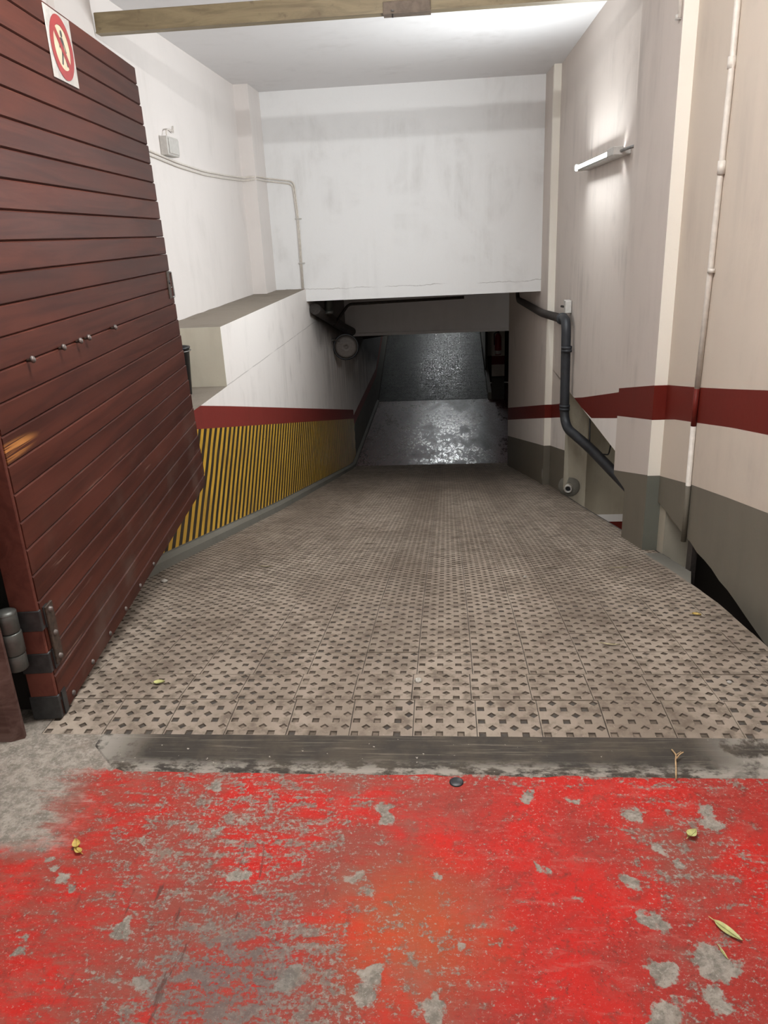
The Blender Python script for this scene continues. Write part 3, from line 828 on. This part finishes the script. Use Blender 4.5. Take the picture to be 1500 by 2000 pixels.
# concrete stub, dark void and side passage behind the openings
b = MB()
b.box((1.362, 4.62, -1.4), (1.545, 4.9, -0.13), M['concrete'])
b.box((1.346, 4.02, -0.9), (1.375, 4.10, -0.13), M['iron_dark'])
b.build('trim_9', kind='structure', label='raw concrete stub beside the grey pillar foot at the dark gap')
b = MB()
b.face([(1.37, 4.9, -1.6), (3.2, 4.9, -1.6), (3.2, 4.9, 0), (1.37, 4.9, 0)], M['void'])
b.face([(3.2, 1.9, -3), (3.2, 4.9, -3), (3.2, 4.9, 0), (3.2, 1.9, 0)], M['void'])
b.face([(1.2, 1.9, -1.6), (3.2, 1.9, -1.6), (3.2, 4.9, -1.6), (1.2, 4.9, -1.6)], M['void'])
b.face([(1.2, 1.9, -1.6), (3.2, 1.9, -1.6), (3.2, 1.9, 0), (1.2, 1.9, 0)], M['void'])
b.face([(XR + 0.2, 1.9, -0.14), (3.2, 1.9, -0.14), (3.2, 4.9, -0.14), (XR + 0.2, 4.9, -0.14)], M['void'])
# passage seen past the drainpipe
b.face([(1.36, 9.3, -1.96), (3.6, 9.3, -1.96), (3.6, 9.3, 0), (1.36, 9.3, 0)], M['concrete'])
b.face([(1.36, 9.3, -2.06), (3.6, 9.3, -2.06), (3.6, 9.3, -1.96), (1.36, 9.3, -1.96)], M['lintel'])
b.face([(1.36, 9.3, -2.3), (3.6, 9.3, -2.3), (3.6, 9.3, -2.06), (1.36, 9.3, -2.06)], M['red'])
b.face([(3.6, 4.95, -3), (3.6, 9.3, -3), (3.6, 9.3, 0), (3.6, 4.95, 0)], M['concrete'])
b.face([(XR + 0.2, 4.95, -0.18), (3.6, 4.95, -0.18), (3.6, 9.3, -0.18), (XR + 0.2, 9.3, -0.18)], M['concrete'])
b.face([(1.2, 4.95, -2.75), (3.6, 4.95, -2.75), (3.6, 9.3, -2.75), (1.2, 9.3, -2.75)], M['concrete'])
b.build('wall_passage', kind='structure', label='concrete side passage seen under the right wall', fixn=False)

# parking level wall beyond the landing on the right
b = MB()
for z0, z1, mt in ((LZ, -2.12, 'void'), (-2.12, -1.82, 'wall_far'), (-1.82, -1.60, 'red'), (-1.60, 0.1, 'wall_far')):
    b.face([(1.19, 20.0, z0), (1.52, 20.0, z0), (1.52, 20.0, z1), (1.19, 20.0, z1)], M[mt])
    b.face([(1.52, 20.0, z0), (1.52, 20.4, z0), (1.52, 20.4, z1), (1.52, 20.0, z1)], M[mt])
for z0, z1, mt in ((LZ, -1.95, 'void'), (-1.95, -1.24, 'wall_far'), (-1.24, -1.02, 'red'), (-1.02, 0.6, 'wall_far')):
    b.face([(1.12, 22.3, z0), (1.62, 22.3, z0), (1.62, 22.3, z1), (1.12, 22.3, z1)], M[mt])
b.face([(1.62, 22.3, LZ), (4.0, 22.3, LZ), (4.0, 22.3, 0.8), (1.62, 22.3, 0.8)], M['void'])
for x_ in (1.10, 1.16):
    b.face([(x_, 21.4, LZ), (x_, 30.5, LZ), (x_, 30.5, 2.6), (x_, 21.4, 0.4)], M['dado'])
b.face([(1.10, 21.4, LZ), (1.16, 21.4, LZ), (1.16, 21.4, 0.4), (1.10, 21.4, 0.4)], M['void'])
b.face([(4.0, 13.75, LZ), (4.0, 31, LZ), (4.0, 31, 2.5), (4.0, 13.75, 2.5)], M['void'])
b.face([(1.4, 13.75, LZ), (4.0, 13.75, LZ), (4.0, 13.75, 1.0), (1.4, 13.75, 1.0)], M['void'])
b.face([(-2, 30.5, -1), (4.0, 30.5, -1), (4.0, 30.5, 2.6), (-2, 30.5, 2.6)], M['wall_far'])
b.build('wall_far', kind='structure', label='garage wall with a red band beyond the landing', fixn=False)

# ------------------------------------------------------------------ timber gate
GA = Vector((-1.353, 2.182, 0.0))
gu = Vector((-1.620 + 1.353, 4.814 - 2.182, 0)).normalized()
gz = math.atan2(gu.y, gu.x)
gate = thing('timber_gate', 'tall dark red timber gate leaf of horizontal boards standing open on the left', 'gate', GA, gz)
def glocal(b, name, parent, **kw):
    return b.build(name, parent, world=False, **kw)
joints = [2.404] + [2.322 - 0.0937 * i for i in range(25)] + [0.004]
for i in range(len(joints) - 1):
    z1, z0 = joints[i] - 0.0009, joints[i + 1] + 0.0009
    if z1 - z0 < 0.02: continue
    zc = (z0 + z1) / 2
    s1 = 2.246 + (2.404 - zc) * (2.640 - 2.246) / 2.404
    if i == len(joints) - 2: s1 -= 0.02
    s0 = 0.0
    bv = 0.0045
    prof = [(0.030, z0), (0.030, z1), (bv, z1), (0.0, z1 - bv), (0.0, z0 + bv), (bv, z0)]
    b = MB()
    b.prism(prof, 'x', s0, s1, M['wood'])
    glocal(b, 'board', gate)
b = MB()
b.prism([(0.0, 0.02), (2.60, 0.02), (2.20, 2.38), (0.0, 2.38)], 'y', 0.0305, 0.036, M['wood_back'])
glocal(b, 'backing_panel', gate)
b = MB()
b.box((0.012, 0.0365, 0.02), (0.11, 0.095, 2.39), M['wood_stile'], 0.004)
b.box((-0.012, 0.004, 0.004), (0.011, 0.095, 2.40), M['wood_stile'], 0.003)
glocal(b, 'stile', gate, label='reddish worn hinge stile')
for zc, h in ((0.385, 0.075), (0.225, 0.075), (0.05, 0.09), (2.0, 0.075), (1.84, 0.075)):
    b = MB()
    b.box((-0.016, 0.0, zc - h / 2), (0.03, 0.099, zc + h / 2), M['strap'], 0.002)
    b.box((0.012, -0.004, zc - h / 2), (0.045, 0.0, zc + h / 2), M['strap'])
    glocal(b, 'hinge_strap', gate, label='grey iron strap')
b = MB()
b.box((0.018, -0.010, 0.20), (0.075, -0.0005, 0.42), M['rust'], 0.002)
hp = glocal(b, 'hinge_plate', gate, label='rusty brown plate')
for zz in (0.40, 0.31, 0.22):
    b = MB(); b.lathe([(0.0, 0.010), (0.008, 0.008), (0.011, 0.0), (0.011, -0.002)], (0.045, -0.010, zz), (0, -1, 0), M['bolt'], 10)
    glocal(b, 'bolt', hp)
# hinge barrel, on the street side of the stile
b = MB()
hc = (-0.052, 0.090)
for z0, z1, r in ((0.235, 0.292, 0.034), (0.295, 0.372, 0.036), (0.375, 0.440, 0.034)):
    b.lathe([(0, z0), (r - .002, z0), (r, z0 + .003), (r, z1 - .003), (r - .002, z1), (0, z1)], (*hc, 0), (0, 0, 1), M['hinge'], 24)
b.lathe([(0.0, 0.452), (0.02, 0.450), (0.034, 0.444), (0.034, 0.438)], (*hc, 0), (0, 0, 1), M['hinge'], 24)
glocal(b, 'hinge', gate, label='grey steel hinge barrel')
for s_ in (0.105, 0.317, 0.54, 0.763, 1.0, 1.25):
    b = MB(); b.lathe([(0.0, 0.008), (0.008, 0.006), (0.011, 0.0), (0.011, -0.002)], (s_, 0, 0.030), (0, -1, 0), M['bolt'], 10)
    glocal(b, 'bolt', gate, label='dull bolt head on the bottom board')
for s_ in (0.285, 0.569, 0.749, 0.847, 1.196):
    b = MB()
    b.tube([(s_, 0.006, 1.198), (s_, -0.012, 1.198), (s_, -0.020, 1.201)], [0.005, 0.005, 0.004], M['rust'], 8)
    b.lathe([(0.0, 0.012), (0.010, 0.010), (0.013, 0.004), (0.011, 0.0), (0.0, -0.001)], (s_, -0.014, 1.200), (0, -1, 0.3), M['bolt'], 10)
    glocal(b, 'bolt', gate, label='protruding bolt head along a board joint')
b = MB()
b.box((2.315, -0.006, 1.235), (2.372, 0.0, 1.385), M['rust'], 0.001)
lk = glocal(b, 'lock_plate', gate, label='brown metal lock plate at the free edge')
b = MB()
b.tube(bend([(2.385, -0.002, 1.378), (2.425, -0.002, 1.378), (2.44, -0.002, 1.238), (2.39, -0.002, 1.238)], 0.006, 3), 0.0055, M['steel'], 8)
glocal(b, 'latch_loop', lk)
b = MB()
b.lathe([(0.0, 0.004), (0.010, 0.004), (0.012, 0.0)], (2.345, -0.006, 1.325), (0, -1, 0), M['black'], 10)
glocal(b, 'keyhole', lk)

# no-pedestrians sign on the gate
sg = thing('warning_sign', 'small no pedestrians sign with red ring fixed high on the timber gate', 'sign', GA, gz)
b = MB(); b.box((1.006, -0.0045, 2.150), (1.276, -0.001, 2.392), M['sign_white'], 0.0008)
glocal(b, 'plate', sg)
scx, scz, R1, R0 = 1.141, 2.271, 0.112, 0.078
def disc(b, r0, r1, y_, mt, n=40):
    for j in range(n):
        a0, a1 = 2 * math.pi * j / n, 2 * math.pi * (j + 1) / n
        p = lambda r, a: (scx + r * math.cos(a) * 1.06, y_, scz + r * math.sin(a))
        if r0 > 0: b.face([p(r0, a0), p(r1, a0), p(r1, a1), p(r0, a1)], mt)
        else: b.face([(scx, y_, scz), p(r1, a0), p(r1, a1)], mt)
b = MB(); disc(b, 0, R0 + .002, -0.0050, M['sign_cream']); glocal(b, 'face', sg, label='cream sign face')
b = MB()
def poly(b, pts, y_, mt): b.face([(scx + x, y_, scz + z) for x, z in pts], mt)
hd = [(0.012 + 0.012 * math.cos(t * math.pi / 6), 0.050 + 0.013 * math.sin(t * math.pi / 6)) for t in range(12)]
poly(b, hd, -0.0056, M['sign_black'])
poly(b, [(-0.008, 0.036), (0.020, 0.036), (0.022, -0.010), (-0.006, -0.010)], -0.0056, M['sign_black'])
poly(b, [(-0.006, -0.008), (0.010, -0.008), (-0.014, -0.062), (-0.028, -0.060)], -0.0056, M['sign_black'])
poly(b, [(0.006, -0.008), (0.022, -0.008), (0.040, -0.058), (0.028, -0.062)], -0.0056, M['sign_black'])
poly(b, [(0.016, 0.034), (0.024, 0.030), (0.044, -0.010), (0.036, -0.014)], -0.0056, M['sign_black'])
poly(b, [(-0.008, 0.034), (-0.002, 0.030), (-0.024, -0.006), (-0.030, -0.002)], -0.0056, M['sign_black'])
glocal(b, 'walking_figure', sg, label='black walking figure', fixn=False)
b = MB(); disc(b, R0, R1, -0.0062, M['sign_red'])
d_ = 0.085 / math.sqrt(2); q = 0.010
poly(b, [(-d_ - q, d_ - q), (-d_ + q, d_ + q), (d_ + q, -d_ + q), (d_ - q, -d_ - q)], -0.0060, M['sign_red'])
glocal(b, 'ring', sg, label='red ring with a diagonal bar', fixn=False)

# jamb post at the left edge
b = MB()
b.prism([(-1.75, 2.035), (-1.470, 2.040), (-1.432, 2.060), (-1.436, 2.078), (-1.50, 2.085), (-1.49, 2.14), (-1.75, 2.14)], 'z', 0, 2.6, M['wood_post'])
b.box((-1.815, 2.225, 0.0), (-1.458, 2.245, 2.6), M['void'])      # added near-black panel, stands in for the shade in the hinge gap
b.build('trim_10', kind='structure', label='scuffed reddish timber jamb post at the hinge side of the gate')

# ------------------------------------------------------------------ beam with bracket
bm_ = thing('steel_beam', 'olive painted steel beam crossing under the entrance ceiling', 'beam', (-0.2, 5.94, 2.907))
b = MB(); b.box((-2.345, 5.90, 2.907), (1.345, 5.98, 3.028), M['olive'], 0.004)
b.box((-2.345, 5.895, 2.903), (1.345, 5.985, 2.912), M['olive'])
b.build('girder', bm_)
b = MB(); b.box((-0.372, 5.885, 2.897), (-0.056, 5.899, 2.965), M['bracket'], 0.003)
b.box((-0.372, 5.885, 2.893), (-0.056, 5.985, 2.899), M['bracket'])
br = b.build('bracket', bm_, label='brown latch bracket')
b = MB(); b.tube([(-0.309, 5.892, 2.908), (-0.309, 5.892, 2.872)], 0.006, M['iron_dark'], 8)
b.lathe([(0, -0.006), (0.011, -0.006), (0.011, 0.004), (0, 0.004)], (-0.309, 5.884, 2.910), (0, 0, 1), M['steel'], 10)
b.build('bolt', br)

# ------------------------------------------------------------------ tube light
tl = thing('tube_light', 'lit fluorescent batten light on the right wall', 'light', (1.345, 6.95, 2.0))
b = MB(); b.box((1.285, 6.12, 1.985), (1.345, 7.82, 2.030), M['lightgrey'], 0.005); b.build('batten', tl)
b = MB()          # LED tube: the lit half faces the ramp, the back half is opaque
for j in range(20):
    a0, a1 = 2 * math.pi * j / 20, 2 * math.pi * (j + 1) / 20
    lit = math.cos((a0 + a1) / 2 - 3.20) > 0.66
    p0, p1 = [(1.245 + 0.017 * math.cos(a_), 2.012 + 0.017 * math.sin(a_)) for a_ in (a0, a1)]
    b.face([(p0[0], 6.38, p0[1]), (p1[0], 6.38, p1[1]), (p1[0], 7.80, p1[1]), (p0[0], 7.80, p0[1])], M['tube_on'] if lit else M['lightgrey'])
b.build('tube', tl, label='glowing white tube')
for y0, y1 in ((6.12, 6.36), (7.80, 7.86)):
    b = MB(); b.box((1.218, y0, 1.982), (1.290, y1, 2.040), M['lightgrey'], 0.006); b.build('end_cap', tl)
b = MB(); b.tube([(1.275, 6.13, 2.008), (1.285, 5.93, 2.010), (1.30, 5.70, 2.008)], 0.011, M['steel'], 10); b.build('cord', tl, label='grey feed conduit')

# ceiling batten just inside the gate, above the view
tg = thing('tube_light', 'lit fluorescent batten under the ceiling just inside the gate', 'light', (-0.3, 2.45, 3.2))
b = MB(); b.box((-1.1, 2.41, 3.14), (0.5, 2.49, 3.2), M['lightgrey'], 0.005); b.build('batten', tg)
b = MB(); b.tube([(-1.05, 2.45, 3.115), (0.45, 2.45, 3.115)], 0.018, M['tube_gate'], 14); b.build('tube', tg)
for x_ in (-1.09, 0.45):
    b = MB(); b.box((x_, 2.42, 3.09), (x_ + 0.04, 2.48, 3.145), M['lightgrey'], 0.005); b.build('end_cap', tg)

# far lamps over the rising ramp
for i, (lx_, ly, lz) in enumerate(((-0.1, 25.6, 0.50), (0.1, 28.8, 1.15))):
    t_ = thing('tube_light', ('fluorescent light hung over the middle of the rising ramp', 'fluorescent light hung at the top of the rising ramp', 'fluorescent light hung over the foot of the rising ramp')[i], 'light', (lx_, ly, lz), 0, 'lights over the rising ramp')
    b = MB(); b.box((lx_ - 0.65, ly - 0.05, lz + 0.02), (lx_ + 0.65, ly + 0.05, lz + 0.07), M['lightgrey'], 0.005); b.build('batten', t_)
    b = MB(); b.tube([(lx_ - 0.6, ly, lz), (lx_ + 0.6, ly, lz)], 0.018, M['tube_far'], 12); b.build('tube', t_)
    for dx in (-0.5, 0.5):
        b = MB(); b.tube([(lx_ + dx, ly, lz + 0.06), (lx_ + dx, ly, 0.1 + max(0, ly - 20.5) * 0.219 + 0.02)], 0.006, M['iron_dark'], 6); b.build('rod', t_)

# ------------------------------------------------------------------ conduits
# left: box and paired cables to the lintel
jb = thing('junction_box', 'small grey junction box on the upper left wall above the cables', 'box', (-2.38, 7.17, 2.30))
b = MB(); b.box((-2.38, 7.01, 2.236), (-2.31, 7.30, 2.385), M['lightgrey'], 0.006); b.build('case', jb)
b = MB(); b.box((-2.31, 7.03, 2.25), (-2.30, 7.28, 2.37), M['lightgrey'], 0.004); b.build('lid', jb)
b = MB()
b.tube(bend([(-2.34, 7.10, 2.38), (-2.35, 7.13, 2.44), (-2.35, 7.25, 2.46), (-2.36, 7.36, 2.44), (-2.372, 7.40, 2.50)], 0.03), 0.006, M['pvc_white'], 6)
b.build('cable_tail', jb)
cable = thing('cable_run', 'pair of white surface cables along the upper left wall and down the lintel', 'cable', (-2.36, 8.5, 2.2))
for n_, dz, dx in ((0, 0.0, 0.0), (1, -0.032, -0.018)):
    b = MB()
    path = [(-2.368, 5.9, 2.27 + dz), (-2.368, 6.7, 2.245 + dz), (-2.368, 7.4, 2.205 + dz), (-2.368, 8.2, 2.185 + dz), (-2.368, 9.0, 2.195 + dz), (-2.368, 9.787, 2.215 + dz),
            (-2.20, 9.787, 2.222 + dz), (-2.198, 10.378, 2.232 + dz), (-1.99, 10.378, 2.20 + dz), (-1.862 + dx, 10.378, 2.18 + dz), (-1.838 + dx, 10.378, 1.72), (-1.845 + dx * 0.8, 10.378, 0.66)]
    b.tube(bend(path, 0.09), 0.0095, M['pvc_white'], 8)
    b.build('cable', cable)
for z_ in (1.74, 1.2):
    b = MB(); b.box((-1.885, 10.366, z_ - 0.008), (-1.80, 10.39, z_ + 0.008), M['lightgrey'], 0.002); b.build('clip', cable)
# right: conduit down the near wall
cd = thing('conduit', 'cream painted conduit running down the right wall beside the pillar', 'pipe', (1.335, 4.13, 1.3))
b = MB()
b.tube([(1.330, 4.13, 3.19), (1.330, 4.10, 2.2), (1.330, 4.12, 1.3), (1.330, 4.15, 0.69)], 0.0145, M['pvc_white'], 12)
b.tube([(1.330, 4.15, 0.69), (1.330, 4.15, 0.485)], 0.0145, M['red'], 12)
b.tube([(1.330, 4.15, 0.485), (1.330, 4.14, 0.15)], 0.0145, M['pvc_white'], 12)
b.tube([(1.330, 4.14, 0.15), (1.330, 4.13, -0.18)], 0.0145, M['dado'], 12)
b.build('pipe', cd)
for z_, h in ((2.20, 0.05), (1.76, 0.06), (1.29, 0.02)):
    b = MB(); b.lathe([(0.0145, -h / 2), (0.019, -h / 2), (0.019, h / 2), (0.0145, h / 2)], (1.330, 4.105, z_), (0, 0, 1), M['pvc_white'], 12); b.build('coupling', cd)
cs = thing('conduit', 'short painted conduit stub at the top of the right pillar', 'pipe', (1.262, 4.78, 2.6))
b = MB(); b.tube([(1.258, 4.80, 3.19), (1.258, 4.78, 2.53)], 0.012, M['pvc_white'], 10); b.build('pipe', cs)
b = MB(); b.lathe([(0.0, -0.012), (0.018, -0.012), (0.018, 0.012), (0.0, 0.012)], (1.256, 4.79, 2.535), (0, 0, 1), M['lightgrey'], 10); b.build('clip', cs)

# ------------------------------------------------------------------ drainpipes
dp = thing('drainpipe', 'black drainpipe elbowing down the right wall and away under it', 'pipe', (1.27, 8.3, 0.0))
b = MB()
path1 = [(1.16, 12.55, 0.75), (1.16, 12.5, 0.44), (1.21, 9.9, 0.50), (1.255, 8.45, 0.585)]
b.tube(bend(path1, 0.14), 0.047, M['iron_dark'], 16)
b.build('pipe', dp, label='dirty sloping length')
b = MB()
path2 = [(1.250, 8.60, 0.575), (1.262, 8.27, 0.605), (1.270, 8.22, -0.52), (1.42, 7.55, -0.575), (1.58, 6.2, -0.63), (1.66, 5.45, -0.66)]
b.tube(bend(path2, 0.19, 8), 0.050, M['pvc_dark'], 18)
b.build('pipe', dp)
for c_, ax, r in (((1.253, 8.50, 0.582), (0.04, -1, 0.08), 0.062), ((1.268, 8.235, 0.30), (0, 0, 1), 0.057), ((1.269, 8.225, -0.32), (0, 0, 1), 0.056), ((1.16, 12.5, 0.60), (0, 0, 1), 0.062)):
    b = MB(); b.lathe([(0.046, -0.03), (r, -0.03), (r, -0.005), (r - .006, -0.002), (r - .006, 0.002), (r, 0.005), (r, 0.03), (0.046, 0.03)], c_, ax, M['pvc_dark'], 18)
    b.build('collar', dp)
b = MB(); b.box((1.275, 8.46, 0.64), (1.34, 8.60, 0.77), M['lightgrey'], 0.006); b.build('clamp_block', dp, label='pale clamp block above the elbow')
b = MB(); b.tube([(1.255, 8.62, 0.70), (1.30, 8.53, 0.70)], 0.012, M['iron_dark'], 8); b.build('clamp_bolt', dp)
hg = thing('pipe_hanger', 'thin dark wire hanger looping round the sloping drainpipe in the right opening', 'hanger', (1.45, 7.4, -0.5))
b = MB()
b.tube(bend([(1.45, 7.75, -0.19), (1.46, 7.72, -0.69), (1.50, 7.00, -0.50), (1.50, 6.92, -0.36), (1.50, 6.92, -0.19)], 0.05), 0.007, M['black'], 8)
b.build('wire', hg)

# left drain behind the lintel
ld = thing('drainpipe', 'dark dirty drainpipe running along the left wall behind the lintel', 'pipe', (-1.72, 12.0, 0.4))
b = MB(); b.tube([(-1.74, 10.55, 0.60), (-1.74, 12.0, 0.30), (-1.72, 13.3, 0.02), (-1.70, 14.25, -0.16)], 0.075, M['iron_dark'], 16); b.build('pipe', ld)
b = MB(); b.tube([(-1.62, 11.0, 0.95), (-1.62, 11.0, 0.50)], 0.055, M['hinge'], 16)
b.lathe([(0.055, -0.02), (0.066, -0.02), (0.066, 0.02), (0.055, 0.02)], (-1.62, 11.0, 0.51), (0, 0, 1), M['hinge'], 16); b.build('branch', ld, label='grey capped branch')
bp = thing('branch_pipe', 'thin black pipe rising diagonally under the lintel and crossing the opening', 'pipe', (-1.5, 12.2, 0.4))
b = MB(); b.tube(bend([(-1.72, 12.1, 0.20), (-1.47, 12.1, 0.51), (0.30, 12.1, 0.545)], 0.06), 0.022, M['iron_dark'], 10); b.build('pipe', bp)

# mirror
mr = thing('round_mirror', 'round grey traffic mirror with a dark rim on the left wall', 'mirror', (-1.83, 12.6, -0.15))
mc = Vector((-1.615, 12.6, -0.205)); ma = Vector((0.18, -1, 0.10)).normalized()
b = MB(); b.lathe([(0.0, 0.030), (0.03, 0.028), (0.032, 0.036), (0.07, 0.024), (0.14, 0.014), (0.195, 0.0), (0.0, -0.03)], mc, ma, M['mirror_dish'], 36); b.build('dish', mr)
b = MB(); b.lathe([(0.190, 0.010), (0.205, 0.012), (0.214, 0.0), (0.205, -0.02), (0.19, -0.02)], mc, ma, M['black'], 36); b.build('rim', mr, label='dark rim')
b = MB(); b.tube(bend([(-1.83, 12.45, -0.07), (-1.76, 12.55, -0.08), (-1.62, 12.66, -0.18)], 0.04), 0.012, M['steel'], 8)
b.lathe([(0, 0), (0.035, 0), (0.035, 0.012), (0, 0.012)], (-1.822, 12.45, -0.07), (1, 0, 0), M['steel'], 12); b.build('arm', mr)

# bucket on the shelf
bk = thing('bucket', 'black plastic bucket on the low shelf behind the gate edge', 'bucket', (-2.115, 5.95, 0.39))
b = MB(); b.lathe([(0.0, 0.004), (0.085, 0.004), (0.088, 0.0), (0.11, 0.36), (0.117, 0.362), (0.117, 0.375), (0.108, 0.375), (0.104, 0.36), (0.084, 0.01), (0.0, 0.01)], (-2.115, 5.95, 0.39), (0, 0, 1), M['black'], 32); b.build('pail', bk)
b = MB(); b.tube([(-2.115 + 0.121 * math.cos(t), 5.95 + 0.121 * math.sin(t), 0.735) for t in [i * 2 * math.pi / 24 for i in range(25)]], 0.004, M['steel'], 6, False); b.build('rim', bk, label='grey rim band')

# extinguisher
ex = thing('fire_extinguisher', 'red fire extinguisher hanging on the far wall beyond the landing', 'extinguisher', (1.345, 19.92, -1.56))
b = MB(); b.lathe([(0.0, 0.0), (0.075, 0.0), (0.082, 0.02), (0.082, 0.44), (0.06, 0.50), (0.03, 0.53), (0.03, 0.56), (0.0, 0.56)], (1.345, 19.91, -1.55), (0, 0, 1), M['ext_red'], 20); b.build('cylinder', ex)
b = MB(); b.lathe([(0.084, 0.02), (0.084, 0.11)], (1.345, 19.91, -1.55), (0, 0, 1), M['label_white'], 20); b.build('label_band', ex, label='white label')
b = MB(); b.box((1.32, 19.84, -0.99), (1.37, 19.95, -0.95), M['black'], 0.004); b.tube(bend([(1.345, 19.85, -0.97), (1.24, 19.83, -1.0), (1.25, 19.84, -1.3)], 0.06), 0.012, M['black'], 8); b.build('valve', ex)

# pipe mouth at the wall end by the ramp
pm = thing('pipe_mouth', 'broken white pipe mouth with dark hole at the foot of the far right wall', 'pipe', (1.35, 8.55, -1.35))
zc = zr(8.5)
b = MB(); b.lathe([(0.030, -0.06), (0.030, 0.0), (0.040, 0.006), (0.046, 0.0), (0.046, -0.06)], (1.39, 8.54, zc + 0.055), (-0.25, -1, 0.1), M['lightgrey'], 18); b.build('collar', pm)
b = MB(); b.lathe([(0.0, -0.03), (0.031, -0.03)], (1.39, 8.54, zc + 0.055), (-0.25, -1, 0.1), M['black'], 18); b.build('bore', pm)
b = MB(); b.lathe([(0.046, -0.03), (0.11, -0.03), (0.125, -0.06)], (1.40, 8.56, zc + 0.07), (-0.25, -1, 0.1), M['kerb'], 20); b.build('mortar_ring', pm)

# floor socket in the red paint
b = MB(); b.lathe([(0.0, 0.004), (0.018, 0.004), (0.021, 0.002), (0.021, 0.0)], (0.012, 1.868, 0), (0, 0, 1), M['black'], 20)
b.build('floor_stud', label='small round black floor stud in the red paint beside the cement strip', cat='stud')

# ------------------------------------------------------------------ leaves, twigs, pebbles
def leaf(name, label, cat, x, y, L, W, rz, mat, curl=0.25, group=None, lift=0.003):
    t_ = thing(name, label, cat, (x, y, zr(y)), rz, group)
    slope = (zr(y + 0.02) - zr(y - 0.02)) / 0.04
    b = MB(); n = 8
    R = Matrix.Rotation(rz, 4, 'Z').inverted()
    g = R @ Vector((0, 1, 0))
    def pt(u, v):
        wd = W * math.sin(math.pi * min(1, max(0, u)) ** 0.8) ** 0.8 * 0.5
        px, py = (u - 0.5) * L, v * wd
        pz = lift + curl * W * (abs(v) ** 2) * 0.5 + 0.10 * curl * L * (2 * u - 1) ** 2
        return (px, py, pz + slope * (g.x * px + g.y * py))
    for i in range(n):
        for v0, v1 in ((-1, 0), (0, 1)):
            b.face([pt(i / n, v0), pt((i + 1) / n, v0), pt((i + 1) / n, v1), pt(i / n, v1)], mat, True)
    b.build('blade', t_, world=False)
    b = MB()
    e = pt(0, 0); m_ = pt(0.9, 0)
    b.tube([(e[0] - 0.18 * L, e[1], e[2] - slope * g.x * 0.18 * L), (e[0], e[1], e[2] + .0006), (m_[0], m_[1], m_[2] + 0.0006)], [0.0011, 0.0011, 0.0006], mat, 5)
    b.build('stem', t_, world=False)
    return t_
leaf('leaf', 'long yellow green leaf lying on the red paint at the lower right', 'leaf', 0.626, 1.370, 0.072, 0.022, math.radians(-50), M['leaf_green'])
leaf('leaf', 'thin pale leaf sliver just below the long yellow green leaf', 'leaf', 0.597, 1.312, 0.034, 0.006, math.radians(-75), M['leaf_green'])
leaf('leaf', 'small folded pale green leaf on the red paint under the straw twig', 'leaf', 0.633, 1.668, 0.036, 0.026, math.radians(40), M['leaf_green'], 0.7)
leaf('leaf', 'crumpled yellow leaf on red paint at the left near the bare concrete', 'leaf', -1.033, 1.590, 0.036, 0.022, math.radians(120), M['leaf_yellow'], 0.7)
leaf('leaf', 'second half of the crumpled yellow leaf, paler, touching its lower side', 'leaf', -1.018, 1.568, 0.032, 0.018, math.radians(150), M['leaf_yellow'], 0.6)
leaf('leaf', 'pale triangular leaf on the ramp tiles in front of the gate', 'leaf', -1.096, 2.418, 0.042, 0.034, math.radians(10), M['leaf_green'], 0.4)
leaf('leaf', 'bright yellow leaf on the tiles below the dark gap', 'leaf', 1.098, 3.135, 0.040, 0.030, math.radians(-35), M['leaf_yellow'], 0.5)
leaf('leaf', 'long pale dry leaf on the tiles at right of centre', 'leaf', 0.645, 2.78, 0.078, 0.014, math.radians(-15), M['straw'], 0.6)
leaf('leaf', 'narrow dry leaf on the ramp tiles left of centre', 'leaf', -1.13, 4.28, 0.085, 0.016, math.radians(-10), M['straw'], 0.6)
leaf('leaf', 'narrow straw coloured leaf on the tiles before the grey pillar', 'leaf', 0.985, 4.13, 0.10, 0.012, math.radians(8), M['straw'], 0.5)
tw = thing('twig', 'short branching orange twig lying across the cement strip', 'twig', (0.671, 1.95, 0.005))
b = MB()
def tws(pts, r): b.tube(bend(pts, 0.01, 3), r, M['twig'], 6)
tws([(0.652, 1.885, 0.008), (0.664, 1.93, 0.012), (0.672, 1.965, 0.014), (0.682, 1.992, 0.010), (0.676, 2.02, 0.008)], 0.0024)
tws([(0.672, 1.965, 0.014), (0.690, 1.985, 0.018), (0.702, 1.992, 0.02)], 0.0018)
tws([(0.682, 1.992, 0.010), (0.70, 2.005, 0.012)], 0.0015)
b.build('stalk', tw)
peb = [('pebble', 'pale pebble on the ramp edge beside the gate foot', -1.62, 3.86, 0.018), ('pebble', 'whitish gum lump on the tiles left of centre', -0.118, 2.44, 0.014),
       ('pebble', 'tiny pale crumb on the tiles at right before the pillar', 0.42, 3.9, 0.009), ('pebble', 'tiny white crumb on the tiles near the right edge', 0.99, 2.43, 0.009)]
for nm, lab, x, y_, r in peb:
    bm = bmesh.new(); bmesh.ops.create_icosphere(bm, subdivisions=2, radius=r)
    for v in bm.verts:
        v.co *= 1 + 0.25 * mnoise.noise(v.co * 60 + Vector((x, y_, 0)) * 9)
        v.co.z *= 0.55
    b = MB(); b.addbm(bm, M['stone'], True)
    o = b.build(nm, label=lab, cat='pebble')
    o.location = (x, y_, zr(y_) + r * 0.40)
